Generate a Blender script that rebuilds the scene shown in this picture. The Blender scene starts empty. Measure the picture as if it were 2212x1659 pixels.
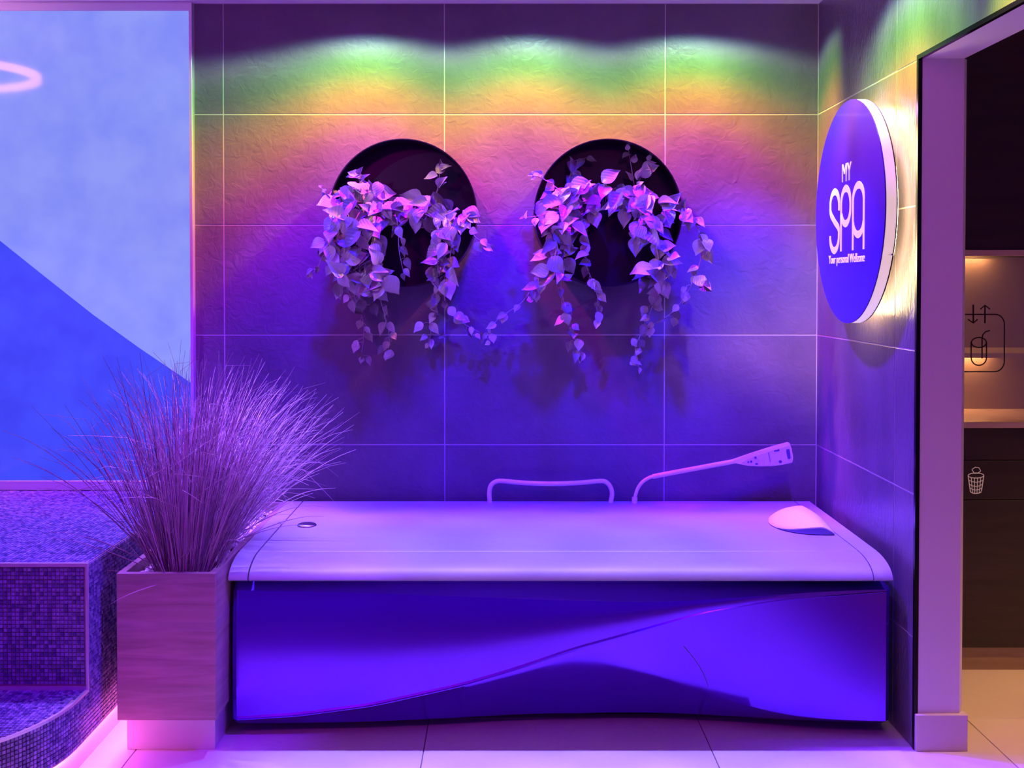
import bpy, math, random
from math import sin, cos, pi, radians, sqrt, atan2, exp
from mathutils import Vector, Matrix, Quaternion

scene = bpy.context.scene
col = scene.collection
rnd = random.Random(7)

# ------------------------------------------------------------------ camera
CAM_Z = 1.45
cd = bpy.data.cameras.new('camera')
cam = bpy.data.objects.new('camera', cd)
col.objects.link(cam)
cam.location = (0, 0, CAM_Z)
cam.rotation_euler = (radians(90 - 1.1), 0, 0)
cd.sensor_width = 36.0
cd.lens = 2400 / 2212 * 36.0
cd.shift_x = 18 / 2212
cd.shift_y = -165.5 / 2212
cd.clip_start = 0.05
scene.camera = cam

# ------------------------------------------------------------------ world, exposure
scene.view_settings.view_transform = 'Standard'
scene.view_settings.look = 'None'
scene.view_settings.gamma = 1
scene.view_settings.exposure = 0.0
scene.view_settings.use_curve_mapping = False
w = bpy.data.worlds.new('world')
scene.world = w
w.use_nodes = True
bg = w.node_tree.nodes['Background']
bg.inputs[0].default_value = (0.26, 0.0, 1.0, 1)
bg.inputs[1].default_value = 0.45


# ------------------------------------------------------------------ lamps
def lamp(name, kind, loc, color, power, target=None, size=0.05, spot=None, blend=0.5, size_y=None):
    d = bpy.data.lights.new(name, kind)
    d.color = color
    d.energy = power
    if kind == 'AREA':
        d.shape = 'RECTANGLE' if size_y else 'DISK'
        d.size = size
        if size_y:
            d.size_y = size_y
    else:
        d.shadow_soft_size = size
    if kind == 'SPOT':
        d.spot_size = radians(spot)
        d.spot_blend = blend
    o = bpy.data.objects.new(name, d)
    col.objects.link(o)
    o.location = loc
    if target is not None:
        v = Vector(target) - Vector(loc)
        o.rotation_euler = v.to_track_quat('-Z', 'Y').to_euler()
    return o


# colour of the wall washers across their beam (degrees off the axis): the LED colours do not mix
RAINBOW = [(0, (.06, .0, 1.0), 1.0), (11.5, (.07, .0, 1.0), 1.0), (14.2, (.14, .0, 1.0), .92), (16.3, (.32, .0, .92), .84), (18.5, (.56, .01, .78), .78),
           (21, (.80, .03, .60), .52), (24, (1.0, .10, .40), .46), (27, (1.0, .30, .13), .45), (31, (1.0, .50, .05), .345), (35.5, (.95, .68, .04), .25),
           (40, (.55, .90, .05), .18), (45, (.30, .95, .08), .135), (50, (.34, 1.0, .22), .12), (56, (.52, 1.0, .56), .095), (60, (.36, .85, .75), .040),
           (63.5, (.06, .12, .25), .008), (68, (0, 0, 0), 0.0)]


def rainbow_lamp(loc, power, rotz=0.0, size=0.03, widen=1.0, k=.5, lat=None, core=1.0):
    """washer close to a wall, aimed at its local +Y side; k below 1 makes the bands run flatter along the wall"""
    d = bpy.data.lights.new('ceiling_spot', 'POINT')
    d.energy = power
    d.shadow_soft_size = size
    d.use_nodes = True
    nt = d.node_tree
    em = nt.nodes['Emission']

    def math_(op, a, b=None):
        n = nt.nodes.new('ShaderNodeMath'); n.operation = op
        for i, v in enumerate((a, b)):
            if v is None:
                continue
            if isinstance(v, (int, float)):
                n.inputs[i].default_value = v
            else:
                nt.links.new(v, n.inputs[i])
        return n.outputs[0]
    tc = nt.nodes.new('ShaderNodeTexCoord')
    sp = nt.nodes.new('ShaderNodeSeparateXYZ')
    nt.links.new(tc.outputs['Normal'], sp.inputs[0])
    X, Y, Z = sp.outputs
    kx = math_('MULTIPLY', X, k)
    rad = math_('SQRT', math_('ADD', math_('MULTIPLY', kx, kx), math_('MULTIPLY', Y, Y)))
    ang = math_('ARCTAN2', rad, math_('MULTIPLY', Z, -1.0))
    pos = math_('DIVIDE', ang, radians(90))
    rp = nt.nodes.new('ShaderNodeValToRGB')
    rp.color_ramp.interpolation = 'LINEAR'
    el = rp.color_ramp.elements
    while len(el) > 1:
        el.remove(el[-1])
    for i, (a, c, q) in enumerate(RAINBOW):
        p = min(a * widen / 90, 1)
        e = el[0] if i == 0 else el.new(p)
        e.position = p
        if a < 31:
            q = q * core
        e.color = (c[0] * q, c[1] * q, c[2] * q, 1)
    nt.links.new(pos, rp.inputs[0])
    nt.links.new(rp.outputs[0], em.inputs['Color'])
    side = nt.nodes.new('ShaderNodeMapRange')
    side.inputs['From Min'].default_value = -.22
    side.inputs['From Max'].default_value = .08
    side.interpolation_type = 'SMOOTHSTEP'
    nt.links.new(Y, side.inputs['Value'])
    stren = side.outputs[0]
    if lat:
        cut = nt.nodes.new('ShaderNodeMapRange')
        cut.inputs['From Min'].default_value = lat
        cut.inputs['From Max'].default_value = lat - .22
        cut.interpolation_type = 'SMOOTHSTEP'
        nt.links.new(math_('ABSOLUTE', X), cut.inputs['Value'])
        stren = math_('MULTIPLY', stren, cut.outputs[0])
    nt.links.new(stren, em.inputs['Strength'])
    o = bpy.data.objects.new('ceiling_spot', d)
    col.objects.link(o)
    o.location = loc
    o.rotation_euler = (0, 0, rotz)
    return o


for x in (-.555, .098, .761):
    rainbow_lamp((x, 4.305, 2.585), 350)
rainbow_lamp((-1.0, 4.18, 2.585), 110)
rainbow_lamp((.96, 3.50, 2.585), 700, radians(-90), k=.8, lat=.80, core=.15)
rainbow_lamp((.96, 2.75, 2.585), 700, radians(-90), k=.8, lat=.45, core=.05)
# row of lavender downlights over the bed: they light the mattress and the strip of floor in front of it
for i in range(6):
    x = -.97 + .41 * i
    lamp('bed_spot', 'SPOT', (x, 3.86, 2.58), (.25, .175, 1.0), 135, (x, 3.50, 0), .02, 48, .45)
lamp('platform_spot', 'SPOT', (-1.95, 3.9, 2.58), (.30, .06, 1.0), 420, (-1.75, 3.9, 0), .05, 75, .5)
# lavender spot from the upper left front onto the plants
lamp('plant_spot', 'SPOT', (-1.9, 2.3, 2.5), (.40, .36, 1.0), 75, (.02, 4.5, 1.72), .04, 30, .6)
# blue floods on the lower wall
for x, pw in ((-.72, 190), (.2, 400), (.95, 400)):
    lamp('blue_flood', 'SPOT', (x, 3.75, 2.58), (.02, .0, 1.0), pw, (x, 4.545, .75), .03, 52, .7)
lamp('blue_flood', 'SPOT', (.45, 3.75, 2.58), (.14, .012, 1.0), 520, (1.28, 3.85, .85), .05, 42, .8)
for i in range(6):
    lamp('floor_fill', 'SPOT', (-.95 + .42 * i, 3.86, 2.58), (.62, .40, 1.0), 125, (-.95 + .42 * i, 3.0, 0), .02, 22, .6)  # extra spots added to brighten the floor strip before the bed
lamp('planter_spot', 'SPOT', (-.92, 4.15, 2.58), (.42, .30, 1.0), 85, (-.98, 3.98, 0), .03, 34, .7)
lamp('blue_flood', 'SPOT', (.7, 2.6, 2.5), (.14, .0, 1.0), 420, (-1.1, 3.6, .40), .05, 28, .6)  # added to brighten the platform's mosaic side and the planter
lamp('grass_spot', 'SPOT', (.35, 2.5, 2.5), (.44, .34, 1.0), 230, (-.78, 3.9, 1.10), .04, 15, .8)
lamp('front_flood', 'SPOT', (.2, 1.2, 2.5), (.08, .0, 1.0), 70, (.1, 4.5, .55), .25, 44, .8)
lamp('pink_light', 'AREA', (.7, 1.2, 2.5), (1.0, .10, .70), 2.5, (1.36, 3.4, 1.0), .3)  # added to turn the door jamb pinker
# pink-violet light from the left front
lamp('pink_light', 'AREA', (-1.3, 1.2, 2.5), (1.0, .0, .85), 9, (-.2, 3.4, .3), .3)


# ------------------------------------------------------------------ materials
def mat(name, color, rough=.5, metal=0.0, coat=0.0, emit=None, estr=0.0, spec=.5):
    m = bpy.data.materials.new(name)
    m.use_nodes = True
    b = m.node_tree.nodes['Principled BSDF']
    b.inputs['Base Color'].default_value = (*color, 1)
    b.inputs['Roughness'].default_value = rough
    b.inputs['Metallic'].default_value = metal
    b.inputs['Coat Weight'].default_value = coat
    b.inputs['Coat Roughness'].default_value = .05
    b.inputs['Specular IOR Level'].default_value = spec
    if emit:
        b.inputs['Emission Color'].default_value = (*emit, 1)
        b.inputs['Emission Strength'].default_value = estr
    return m


def bsdf(m):
    return m.node_tree.nodes['Principled BSDF']


def node(m, t, **kw):
    n = m.node_tree.nodes.new(t)
    for k, v in kw.items():
        if isinstance(k, str) and hasattr(n, k):
            setattr(n, k, v)
    return n


def mottle(m, c1, c2, scale=3.0, detail=6, lo=.35, hi=.65, stretch=(1, 1, 1), bump=0.0, bscale=None, dist=.01, rvar=None, distortion=0.0):
    nt = m.node_tree
    tc = node(m, 'ShaderNodeTexCoord')
    mp = node(m, 'ShaderNodeMapping')
    mp.inputs['Scale'].default_value = stretch
    nt.links.new(tc.outputs['Object'], mp.inputs[0])
    n = node(m, 'ShaderNodeTexNoise')
    n.inputs['Scale'].default_value = scale
    n.inputs['Detail'].default_value = detail
    n.inputs['Roughness'].default_value = .62
    n.inputs['Distortion'].default_value = distortion
    nt.links.new(mp.outputs[0], n.inputs['Vector'])
    r = node(m, 'ShaderNodeValToRGB')
    r.color_ramp.elements[0].position = lo
    r.color_ramp.elements[1].position = hi
    r.color_ramp.elements[0].color = (*c1, 1)
    r.color_ramp.elements[1].color = (*c2, 1)
    nt.links.new(n.outputs[0], r.inputs[0])
    nt.links.new(r.outputs[0], bsdf(m).inputs['Base Color'])
    if bump:
        n2 = node(m, 'ShaderNodeTexNoise')
        n2.inputs['Scale'].default_value = bscale or scale * 3
        n2.inputs['Detail'].default_value = 8
        n2.inputs['Distortion'].default_value = 1.2
        nt.links.new(mp.outputs[0], n2.inputs['Vector'])
        b = node(m, 'ShaderNodeBump')
        b.inputs['Strength'].default_value = bump
        b.inputs['Distance'].default_value = dist
        nt.links.new(n2.outputs[0], b.inputs['Height'])
        nt.links.new(b.outputs[0], bsdf(m).inputs['Normal'])
    if rvar:
        mr = node(m, 'ShaderNodeMapRange')
        mr.inputs['To Min'].default_value = rvar[0]
        mr.inputs['To Max'].default_value = rvar[1]
        nt.links.new(n.outputs[0], mr.inputs['Value'])
        nt.links.new(mr.outputs[0], bsdf(m).inputs['Roughness'])
    return m


M = {}
M['wall_tile'] = mottle(mat('wall_tile', (.2, .2, .2), .4, spec=.2), (.11, .088, .115), (.17, .140, .178), 2.2, 7, .3, .7, bump=.5, bscale=22, dist=.006, rvar=(.30, .50))
M['wall_tile_side'] = mottle(mat('wall_tile_side', (.2, .2, .2), .3), (.11, .088, .115), (.175, .145, .183), 2.4, 7, .3, .7, (1, 2.2, .8), bump=.45, bscale=20, dist=.006, rvar=(.22, .40))
M['grout'] = mat('grout', (.44, .41, .40), .8)
M['floor_tile'] = mottle(mat('floor_tile', (.6, .55, .5), .35), (.60, .545, .49), (.70, .64, .58), 1.6, 6, .3, .7, rvar=(.30, .42), bump=.04, bscale=20, dist=.003)
M['floor_grout'] = mat('floor_grout', (.16, .14, .13), .9)
M['ceiling'] = mat('ceiling', (.82, .82, .82), .7)
M['white_paint'] = mat('white_paint', (.78, .76, .76), .45)
M['black_trim'] = mat('black_trim', (.02, .02, .02), .2, .8)
M['alu'] = mat('aluminium', (.72, .70, .70), .35, .6)
M['steel'] = mat('steel', (.75, .73, .74), .22, 1.0)
M['brown'] = mottle(mat('brown_laminate', (.03, .02, .015), .45), (.020, .013, .010), (.034, .022, .017), 2, 4, stretch=(1, 1, 12))
M['niche'] = mat('niche_laminate', (.32, .22, .17), .5)
M['shelf_edge'] = mat('shelf_edge', (.62, .46, .36), .4)
M['plinth_wood'] = mottle(mat('plinth_wood', (.3, .2, .12), .5), (.28, .19, .11), (.36, .25, .15), 3, 5, stretch=(1, 1, 10))
M['room_wall'] = mat('room_wall', (.35, .30, .27), .7)
M['decal_dark'] = mat('decal_dark', (.012, .008, .006), .6)
M['decal_light'] = mat('decal_light', (.80, .70, .62), .5, emit=(1, .8, .65), estr=.12)  # pale print given a faint glow of its own, though it is no lamp
M['tray'] = mat('black_metal', (.004, .004, .005), .38)
M['leaf_stem'] = mat('leaf_stem', (.42, .36, .36), .5)
M['sign_face'] = mat('sign_face', (.065, .018, .38), .16, coat=.2)
M['sign_side'] = mat('sign_side', (.9, .87, .82), .4, emit=(1.0, .78, .50), estr=.55)
M['sign_letter'] = mat('sign_letter', (.92, .88, .92), .4, emit=(1.0, .80, 1.0), estr=.45)
M['halo_led'] = mat('halo_led', (1, 1, 1), .5, emit=(1.0, .70, .33), estr=26.0)
M['warm_led'] = mat('warm_led', (1, 1, 1), .5, emit=(1.0, .50, .19), estr=55.0)
M['pink_led'] = mat('pink_led', (1, 1, 1), .5, emit=(1.0, .14, .78), estr=50.0)
M['ring_led'] = mat('ring_led', (1, 1, 1), .5, emit=(1.0, .35, .75), estr=16.0)
M['ring_body'] = mat('ring_body', (.6, .5, .6), .5)
M['bed_vinyl'] = mottle(mat('bed_vinyl', (.4, .38, .42), .42), (.36, .34, .38), (.42, .40, .44), 2.0, 5, .3, .7, (.5, 2, 1), bump=.05, bscale=60, dist=.001)
M['bed_panel'] = mat('bed_panel', (.17, .025, .78), .20, .9, coat=.2)
M['bed_dark'] = mat('bed_dark', (.012, .011, .016), .5)
M['bed_hinge'] = mat('bed_hinge', (.10, .09, .16), .4)
M['headrest'] = mat('headrest_white', (.92, .92, .90), .35)
M['headrest_side'] = mat('headrest_side', (.20, .17, .40), .4)
M['white_tube'] = mat('white_tube', (.85, .84, .84), .3)
M['remote_face'] = mat('remote_face', (.62, .60, .64), .4)
M['remote_mark'] = mat('remote_mark', (.08, .06, .22), .4)
M['remote_line'] = mat('remote_line', (.40, .36, .50), .4)
M['mosaic_grout'] = mat('mosaic_grout', (.34, .24, .28), .8)
M['planter_plinth'] = mat('planter_plinth', (.62, .58, .58), .35, .3)
M['liner'] = mat('liner', (.50, .45, .48), .5)


def island_colors(m, c1, c2, coordscale=None):
    nt = m.node_tree
    g = node(m, 'ShaderNodeNewGeometry')
    r = node(m, 'ShaderNodeValToRGB')
    r.color_ramp.elements[0].color = (*c1, 1)
    r.color_ramp.elements[1].color = (*c2, 1)
    nt.links.new(g.outputs['Random Per Island'], r.inputs[0])
    nt.links.new(r.outputs[0], bsdf(m).inputs['Base Color'])
    return m


def object_colors(m, c1, c2):
    nt = m.node_tree
    g = node(m, 'ShaderNodeObjectInfo')
    r = node(m, 'ShaderNodeValToRGB')
    r.color_ramp.elements[0].color = (*c1, 1)
    r.color_ramp.elements[1].color = (*c2, 1)
    nt.links.new(g.outputs['Random'], r.inputs[0])
    nt.links.new(r.outputs[0], bsdf(m).inputs['Base Color'])
    return m


M['mosaic'] = island_colors(mat('mosaic', (.2, .18, .3), .14), (.08, .06, .20), (.30, .25, .50))
M['mosaic_piece'] = object_colors(mat('mosaic_piece', (.2, .18, .3), .14), (.08, .06, .20), (.30, .25, .50))
M['pebble'] = island_colors(mat('pebble', (.7, .68, .68), .6), (.45, .42, .44), (.88, .85, .84))
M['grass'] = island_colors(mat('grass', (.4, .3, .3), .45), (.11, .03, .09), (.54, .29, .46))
M['grass_lit'] = island_colors(mat('grass_lit', (.6, .5, .5), .45), (.28, .16, .25), (.88, .70, .80))  # paler copy of grass: brighter light on the rear clump put into its colour
M['leaf'] = object_colors(mat('leaf', (.5, .42, .45), .34), (.13, .10, .11), (.66, .58, .62))


def leaf_veins(m):
    nt = m.node_tree
    tc = node(m, 'ShaderNodeTexCoord')
    wv = node(m, 'ShaderNodeTexWave')
    wv.inputs['Scale'].default_value = 2.3
    wv.inputs['Distortion'].default_value = 2.0
    mp = node(m, 'ShaderNodeMapping')
    mp.inputs['Rotation'].default_value = (0, 0, .8)
    nt.links.new(tc.outputs['Object'], mp.inputs[0])
    nt.links.new(mp.outputs[0], wv.inputs[0])
    b = node(m, 'ShaderNodeBump')
    b.inputs['Strength'].default_value = .10
    b.inputs['Distance'].default_value = .03
    nt.links.new(wv.outputs[1], b.inputs['Height'])
    nt.links.new(b.outputs[0], bsdf(m).inputs['Normal'])


leaf_veins(M['leaf'])


def wood():
    m = mat('planter_wood', (.5, .4, .35), .5)
    nt = m.node_tree
    tc = node(m, 'ShaderNodeTexCoord')
    mp = node(m, 'ShaderNodeMapping')
    mp.inputs['Scale'].default_value = (2.0, 2.0, 26)
    nt.links.new(tc.outputs['Object'], mp.inputs[0])
    n = node(m, 'ShaderNodeTexNoise')
    n.inputs['Scale'].default_value = 1.6
    n.inputs['Detail'].default_value = 8
    n.inputs['Distortion'].default_value = .9
    nt.links.new(mp.outputs[0], n.inputs['Vector'])
    r = node(m, 'ShaderNodeValToRGB')
    r.color_ramp.elements[0].position = .3
    r.color_ramp.elements[1].position = .7
    r.color_ramp.elements[0].color = (.27, .125, .15, 1)
    r.color_ramp.elements[1].color = (.40, .215, .235, 1)
    nt.links.new(n.outputs[0], r.inputs[0])
    # glued-up bands of different tone
    mp2 = node(m, 'ShaderNodeMapping')
    mp2.inputs['Scale'].default_value = (.3, .3, 9)
    nt.links.new(tc.outputs['Object'], mp2.inputs[0])
    n2 = node(m, 'ShaderNodeTexVoronoi')
    n2.inputs['Scale'].default_value = 1
    nt.links.new(mp2.outputs[0], n2.inputs['Vector'])
    mx = node(m, 'ShaderNodeMixRGB')
    mx.blend_type = 'OVERLAY'
    mx.inputs[0].default_value = .10
    nt.links.new(r.outputs[0], mx.inputs[1])
    nt.links.new(n2.outputs['Color'], mx.inputs[2])
    hs = node(m, 'ShaderNodeHueSaturation')
    hs.inputs['Saturation'].default_value = .8
    nt.links.new(mx.outputs[0], hs.inputs['Color'])
    nt.links.new(hs.outputs[0], bsdf(m).inputs['Base Color'])
    b = node(m, 'ShaderNodeBump')
    b.inputs['Strength'].default_value = .15
    b.inputs['Distance'].default_value = .004
    nt.links.new(n.outputs[0], b.inputs['Height'])
    nt.links.new(b.outputs[0], bsdf(m).inputs['Normal'])
    return m


M['wood'] = wood()


def backlit(name, c1, c2, strength):
    """stretched fabric lit from behind by a grid of LEDs: slightly cloudy glow under a clear glossy pane"""
    m = mat(name, (.02, .02, .05), .08, spec=.5)
    nt = m.node_tree
    tc = node(m, 'ShaderNodeTexCoord')
    n = node(m, 'ShaderNodeTexNoise')
    n.inputs['Scale'].default_value = 7
    n.inputs['Detail'].default_value = 3
    nt.links.new(tc.outputs['Object'], n.inputs['Vector'])
    r = node(m, 'ShaderNodeValToRGB')
    r.color_ramp.elements[0].position = .3
    r.color_ramp.elements[1].position = .7
    r.color_ramp.elements[0].color = (*c1, 1)
    r.color_ramp.elements[1].color = (*c2, 1)
    nt.links.new(n.outputs[0], r.inputs[0])
    nt.links.new(r.outputs[0], bsdf(m).inputs['Emission Color'])
    bsdf(m).inputs['Emission Strength'].default_value = strength
    return m


M['panel_pale'] = backlit('panel_pale', (.235, .295, 1.0), (.30, .365, 1.0), .88)
M['panel_blue'] = backlit('panel_blue', (.030, .050, .78), (.042, .075, .92), 1.0)

gl = bpy.data.materials.new('clear_glass')
gl.use_nodes = True
gb = gl.node_tree.nodes['Principled BSDF']
gb.inputs['Base Color'].default_value = (1, 1, 1, 1)
gb.inputs['Roughness'].default_value = .02
gb.inputs['Alpha'].default_value = .10
M['glass'] = gl


# ------------------------------------------------------------------ helpers
class MB:
    def __init__(self):
        self.v, self.f = [], []

    def add(self, vs, fs):
        k = len(self.v)
        self.v += [tuple(p) for p in vs]
        self.f += [tuple(i + k for i in f) for f in fs]
        return self

    def box(self, a, b, ch=0.0):
        x0, y0, z0 = a
        x1, y1, z1 = b
        if ch <= 0:
            self.add([(x0, y0, z0), (x1, y0, z0), (x1, y1, z0), (x0, y1, z0), (x0, y0, z1), (x1, y0, z1), (x1, y1, z1), (x0, y1, z1)],
                     [(0, 3, 2, 1), (4, 5, 6, 7), (0, 1, 5, 4), (1, 2, 6, 5), (2, 3, 7, 6), (3, 0, 4, 7)])
            return self
        c = ch
        vs = []
        idx = {}
        for ix, X, sx in ((0, x0, 1), (1, x1, -1)):
            for iy, Y, sy in ((0, y0, 1), (1, y1, -1)):
                for iz, Z, sz in ((0, z0, 1), (1, z1, -1)):
                    for ax in range(3):
                        p = [X + sx * c, Y + sy * c, Z + sz * c]
                        p[ax] = (X, Y, Z)[ax]
                        idx[(ix, iy, iz, ax)] = len(vs)
                        vs.append(p)
        I = lambda x, y, z, a: idx[(x, y, z, a)]
        fs = []
        for s in (0, 1):
            q = [I(s, 0, 0, 0), I(s, 1, 0, 0), I(s, 1, 1, 0), I(s, 0, 1, 0)]
            fs.append(q if s else q[::-1])
            q = [I(0, s, 0, 1), I(0, s, 1, 1), I(1, s, 1, 1), I(1, s, 0, 1)]
            fs.append(q if s else q[::-1])
            q = [I(0, 0, s, 2), I(1, 0, s, 2), I(1, 1, s, 2), I(0, 1, s, 2)]
            fs.append(q if s else q[::-1])
        for a in (0, 1):
            for b_ in (0, 1):
                fs.append([I(a, b_, 0, 0), I(a, b_, 1, 0), I(a, b_, 1, 1), I(a, b_, 0, 1)])
                fs.append([I(a, 0, b_, 0), I(a, 1, b_, 0), I(a, 1, b_, 2), I(a, 0, b_, 2)])
                fs.append([I(0, a, b_, 1), I(1, a, b_, 1), I(1, a, b_, 2), I(0, a, b_, 2)])
        for k in range(8):
            x, y, z = k & 1, (k >> 1) & 1, (k >> 2) & 1
            fs.append([I(x, y, z, 0), I(x, y, z, 1), I(x, y, z, 2)])
        self.add(vs, fs)
        return self

    def tube(self, pts, r, n=8, caps=True):
        pts = [Vector(p) for p in pts]
        rs = r if isinstance(r, (list, tuple)) else [r] * len(pts)
        k = len(self.v)
        t = (pts[1] - pts[0]).normalized()
        up = Vector((0, 0, 1)) if abs(t.z) < .9 else Vector((0, 1, 0))
        nrm = t.cross(up).normalized()
        for i, p in enumerate(pts):
            a = pts[max(i - 1, 0)]
            b = pts[min(i + 1, len(pts) - 1)]
            t = (b - a).normalized()
            nrm = (nrm - t * nrm.dot(t)).normalized()
            bi = t.cross(nrm)
            for j in range(n):
                an = 2 * pi * j / n
                self.v.append(tuple(p + (nrm * cos(an) + bi * sin(an)) * rs[i]))
        for i in range(len(pts) - 1):
            for j in range(n):
                a = k + i * n + j
                b = k + i * n + (j + 1) % n
                self.f.append((a, b, b + n, a + n))
        if caps:
            self.f.append(tuple(k + j for j in range(n))[::-1])
            self.f.append(tuple(k + (len(pts) - 1) * n + j for j in range(n)))
        return self

    def prism(self, outline, a0, a1, mapf):
        """closed 2-D outline extruded between a0 and a1; mapf(u, v, a) gives the point"""
        n = len(outline)
        k = len(self.v)
        for a in (a0, a1):
            for u, v in outline:
                self.v.append(tuple(mapf(u, v, a)))
        for i in range(n):
            j = (i + 1) % n
            self.f.append((k + i, k + j, k + n + j, k + n + i))
        self.f.append(tuple(k + i for i in range(n))[::-1])
        self.f.append(tuple(k + n + i for i in range(n)))
        return self

    def build(self, name, material, parent=None, smooth=False, origin=None):
        me = bpy.data.meshes.new(name)
        v = self.v
        if origin is not None:
            v = [(p[0] - origin[0], p[1] - origin[1], p[2] - origin[2]) for p in v]
        me.from_pydata(v, [], self.f)
        me.validate()
        import bmesh
        bm = bmesh.new(); bm.from_mesh(me)
        bmesh.ops.recalc_face_normals(bm, faces=bm.faces)
        bm.to_mesh(me); bm.free()
        me.materials.append(material)
        if smooth:
            me.polygons.foreach_set('use_smooth', [True] * len(me.polygons))
            if smooth != 'all':
                me.set_sharp_from_angle(angle=radians(smooth if not isinstance(smooth, bool) else 35))
        me.update()
        o = bpy.data.objects.new(name, me)
        col.objects.link(o)
        if origin is not None:
            o.location = origin
        if parent is not None:
            o.parent = parent
            if origin is not None:
                o.location = Vector(origin) - Vector(parent.location)
            else:
                o.matrix_parent_inverse = Matrix.Translation(-Vector(parent.location))
        return o


def tag(o, label=None, cat=None, group=None, kind=None):
    for k, v in (('label', label), ('category', cat), ('group', group), ('kind', kind)):
        if v:
            o[k] = v
    return o


def thing(name, loc, label, cat, group=None):
    o = bpy.data.objects.new(name, None)
    o.empty_display_size = .1
    col.objects.link(o)
    o.location = loc
    return tag(o, label, cat, group)


def lerp(tab, x):
    if x <= tab[0][0]:
        return tab[0][1]
    for (a, b), (c, d) in zip(tab, tab[1:]):
        if x <= c:
            return b + (d - b) * (x - a) / (c - a)
    return tab[-1][1]


def sstep(a, b, x):
    t = min(max((x - a) / (b - a), 0), 1)
    return t * t * (3 - 2 * t)


def smooth_path(pts, n=8):
    """Catmull-Rom through the points"""
    P = [Vector(p) for p in pts]
    P = [P[0] * 2 - P[1]] + P + [P[-1] * 2 - P[-2]]
    out = []
    for i in range(1, len(P) - 2):
        for k in range(n):
            t = k / n
            a, b, c, d = P[i - 1], P[i], P[i + 1], P[i + 2]
            out.append(.5 * ((2 * b) + (c - a) * t + (2 * a - 5 * b + 4 * c - d) * t * t + (3 * b - a - 3 * c + d) * t ** 3))
    out.append(P[-2])
    return out


def ribbon(mb, pts, w, mapf, th=.002, closed=False):
    """flat stroke of width w along 2-D points, given thickness th; mapf(u, v, depth)"""
    n = len(pts)
    L, R = [], []
    for i in range(n):
        if closed:
            a, b = pts[i - 1], pts[(i + 1) % n]
        else:
            a, b = pts[max(i - 1, 0)], pts[min(i + 1, n - 1)]
        dx, dy = b[0] - a[0], b[1] - a[1]
        l = sqrt(dx * dx + dy * dy) or 1
        ww = w[i] if isinstance(w, (list, tuple)) else w
        nx, ny = -dy / l * ww / 2, dx / l * ww / 2
        L.append((pts[i][0] + nx, pts[i][1] + ny))
        R.append((pts[i][0] - nx, pts[i][1] - ny))
    vs = []
    for i in range(n):
        vs += [mapf(*L[i], 0), mapf(*R[i], 0), mapf(*L[i], th), mapf(*R[i], th)]
    fs = []
    rng = range(n) if closed else range(n - 1)
    for i in rng:
        a, b = 4 * i, 4 * ((i + 1) % n)
        fs += [(a + 2, a + 3, b + 3, b + 2), (a, b, b + 1, a + 1), (a, a + 2, b + 2, b), (a + 1, b + 1, b + 3, a + 3)]
    if not closed:
        fs += [(0, 1, 3, 2), (4 * n - 4, 4 * n - 2, 4 * n - 1, 4 * n - 3)]
    mb.add(vs, fs)


def arc2(cx, cy, rx, ry, a0, a1, n=14):
    return [(cx + rx * cos(radians(a0 + (a1 - a0) * i / n)), cy + ry * sin(radians(a0 + (a1 - a0) * i / n))) for i in range(n + 1)]


def text_mesh(name, body, matrix, size, material, parent, sx=1.0, bold=0.0, extrude=.0015):
    cu = bpy.data.curves.new(name, 'FONT')
    cu.body = body
    cu.size = size
    cu.align_x = 'CENTER'
    cu.offset = bold
    cu.extrude = extrude
    cu.resolution_u = 3
    tmp = bpy.data.objects.new(name, cu)
    col.objects.link(tmp)
    bpy.context.view_layer.update()
    me = bpy.data.meshes.new_from_object(tmp.evaluated_get(bpy.context.evaluated_depsgraph_get()))
    bpy.data.objects.remove(tmp)
    me.transform(matrix @ Matrix.Diagonal((sx, 1, 1, 1)))
    me.materials.clear()
    me.materials.append(material)
    o = bpy.data.objects.new(name, me)
    col.objects.link(o)
    o.parent = parent
    o.matrix_parent_inverse = Matrix.Translation(-Vector(parent.location))
    return o


_f = 2400.0
_pitch = radians(1.1)


def at(x, y, Y):
    """point of the place at depth Y that the photograph shows at pixel (x, y): used to read positions off the photograph"""
    dx, dz = (x - 1088) / _f, (664 - y) / _f
    fy = cos(_pitch) + dz * sin(_pitch)
    fz = -sin(_pitch) + dz * cos(_pitch)
    return Vector((dx / fy * Y, Y, CAM_Z + fz / fy * Y))


# ------------------------------------------------------------------ room shell
WALL_Y = 4.545
WALL_X = 1.282
CEIL = 2.6
JAMB_Y = 3.46
HEAD_Z = 2.165
T = .45
g = .0045     # tile gap

# floor
fl = MB().box((-3.6, -2.5, -.10), (4.2, 5.2, -.004)).build('floor', M['floor_grout'])
tag(fl, 'light beige stone-look floor with large square tiles', 'floor', kind='structure')
fx = [-3.85 + .9 * i for i in range(10)]
fy = [-2.6 + .9 * i for i in range(10)]
mb = MB().box((0, 0, -.006), (.9 - .003, .9 - .003, 0), .0012)
proto = None
for x in fx:
    for y in fy:
        if x < -3.0 and y < -1:
            continue
        if proto is None:
            proto = mb.build('floor_tile', M['floor_tile'], fl)
            o = proto
        else:
            o = proto.copy(); col.objects.link(o)
        o.location = (x + .0015, y + .0015, 0)

# ceiling
cl = MB().box((-3.6, -2.5, CEIL), (4.2, 5.2, CEIL + .1)).build('ceiling', M['ceiling'])
tag(cl, 'smooth white ceiling', 'ceiling', kind='structure')

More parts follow.
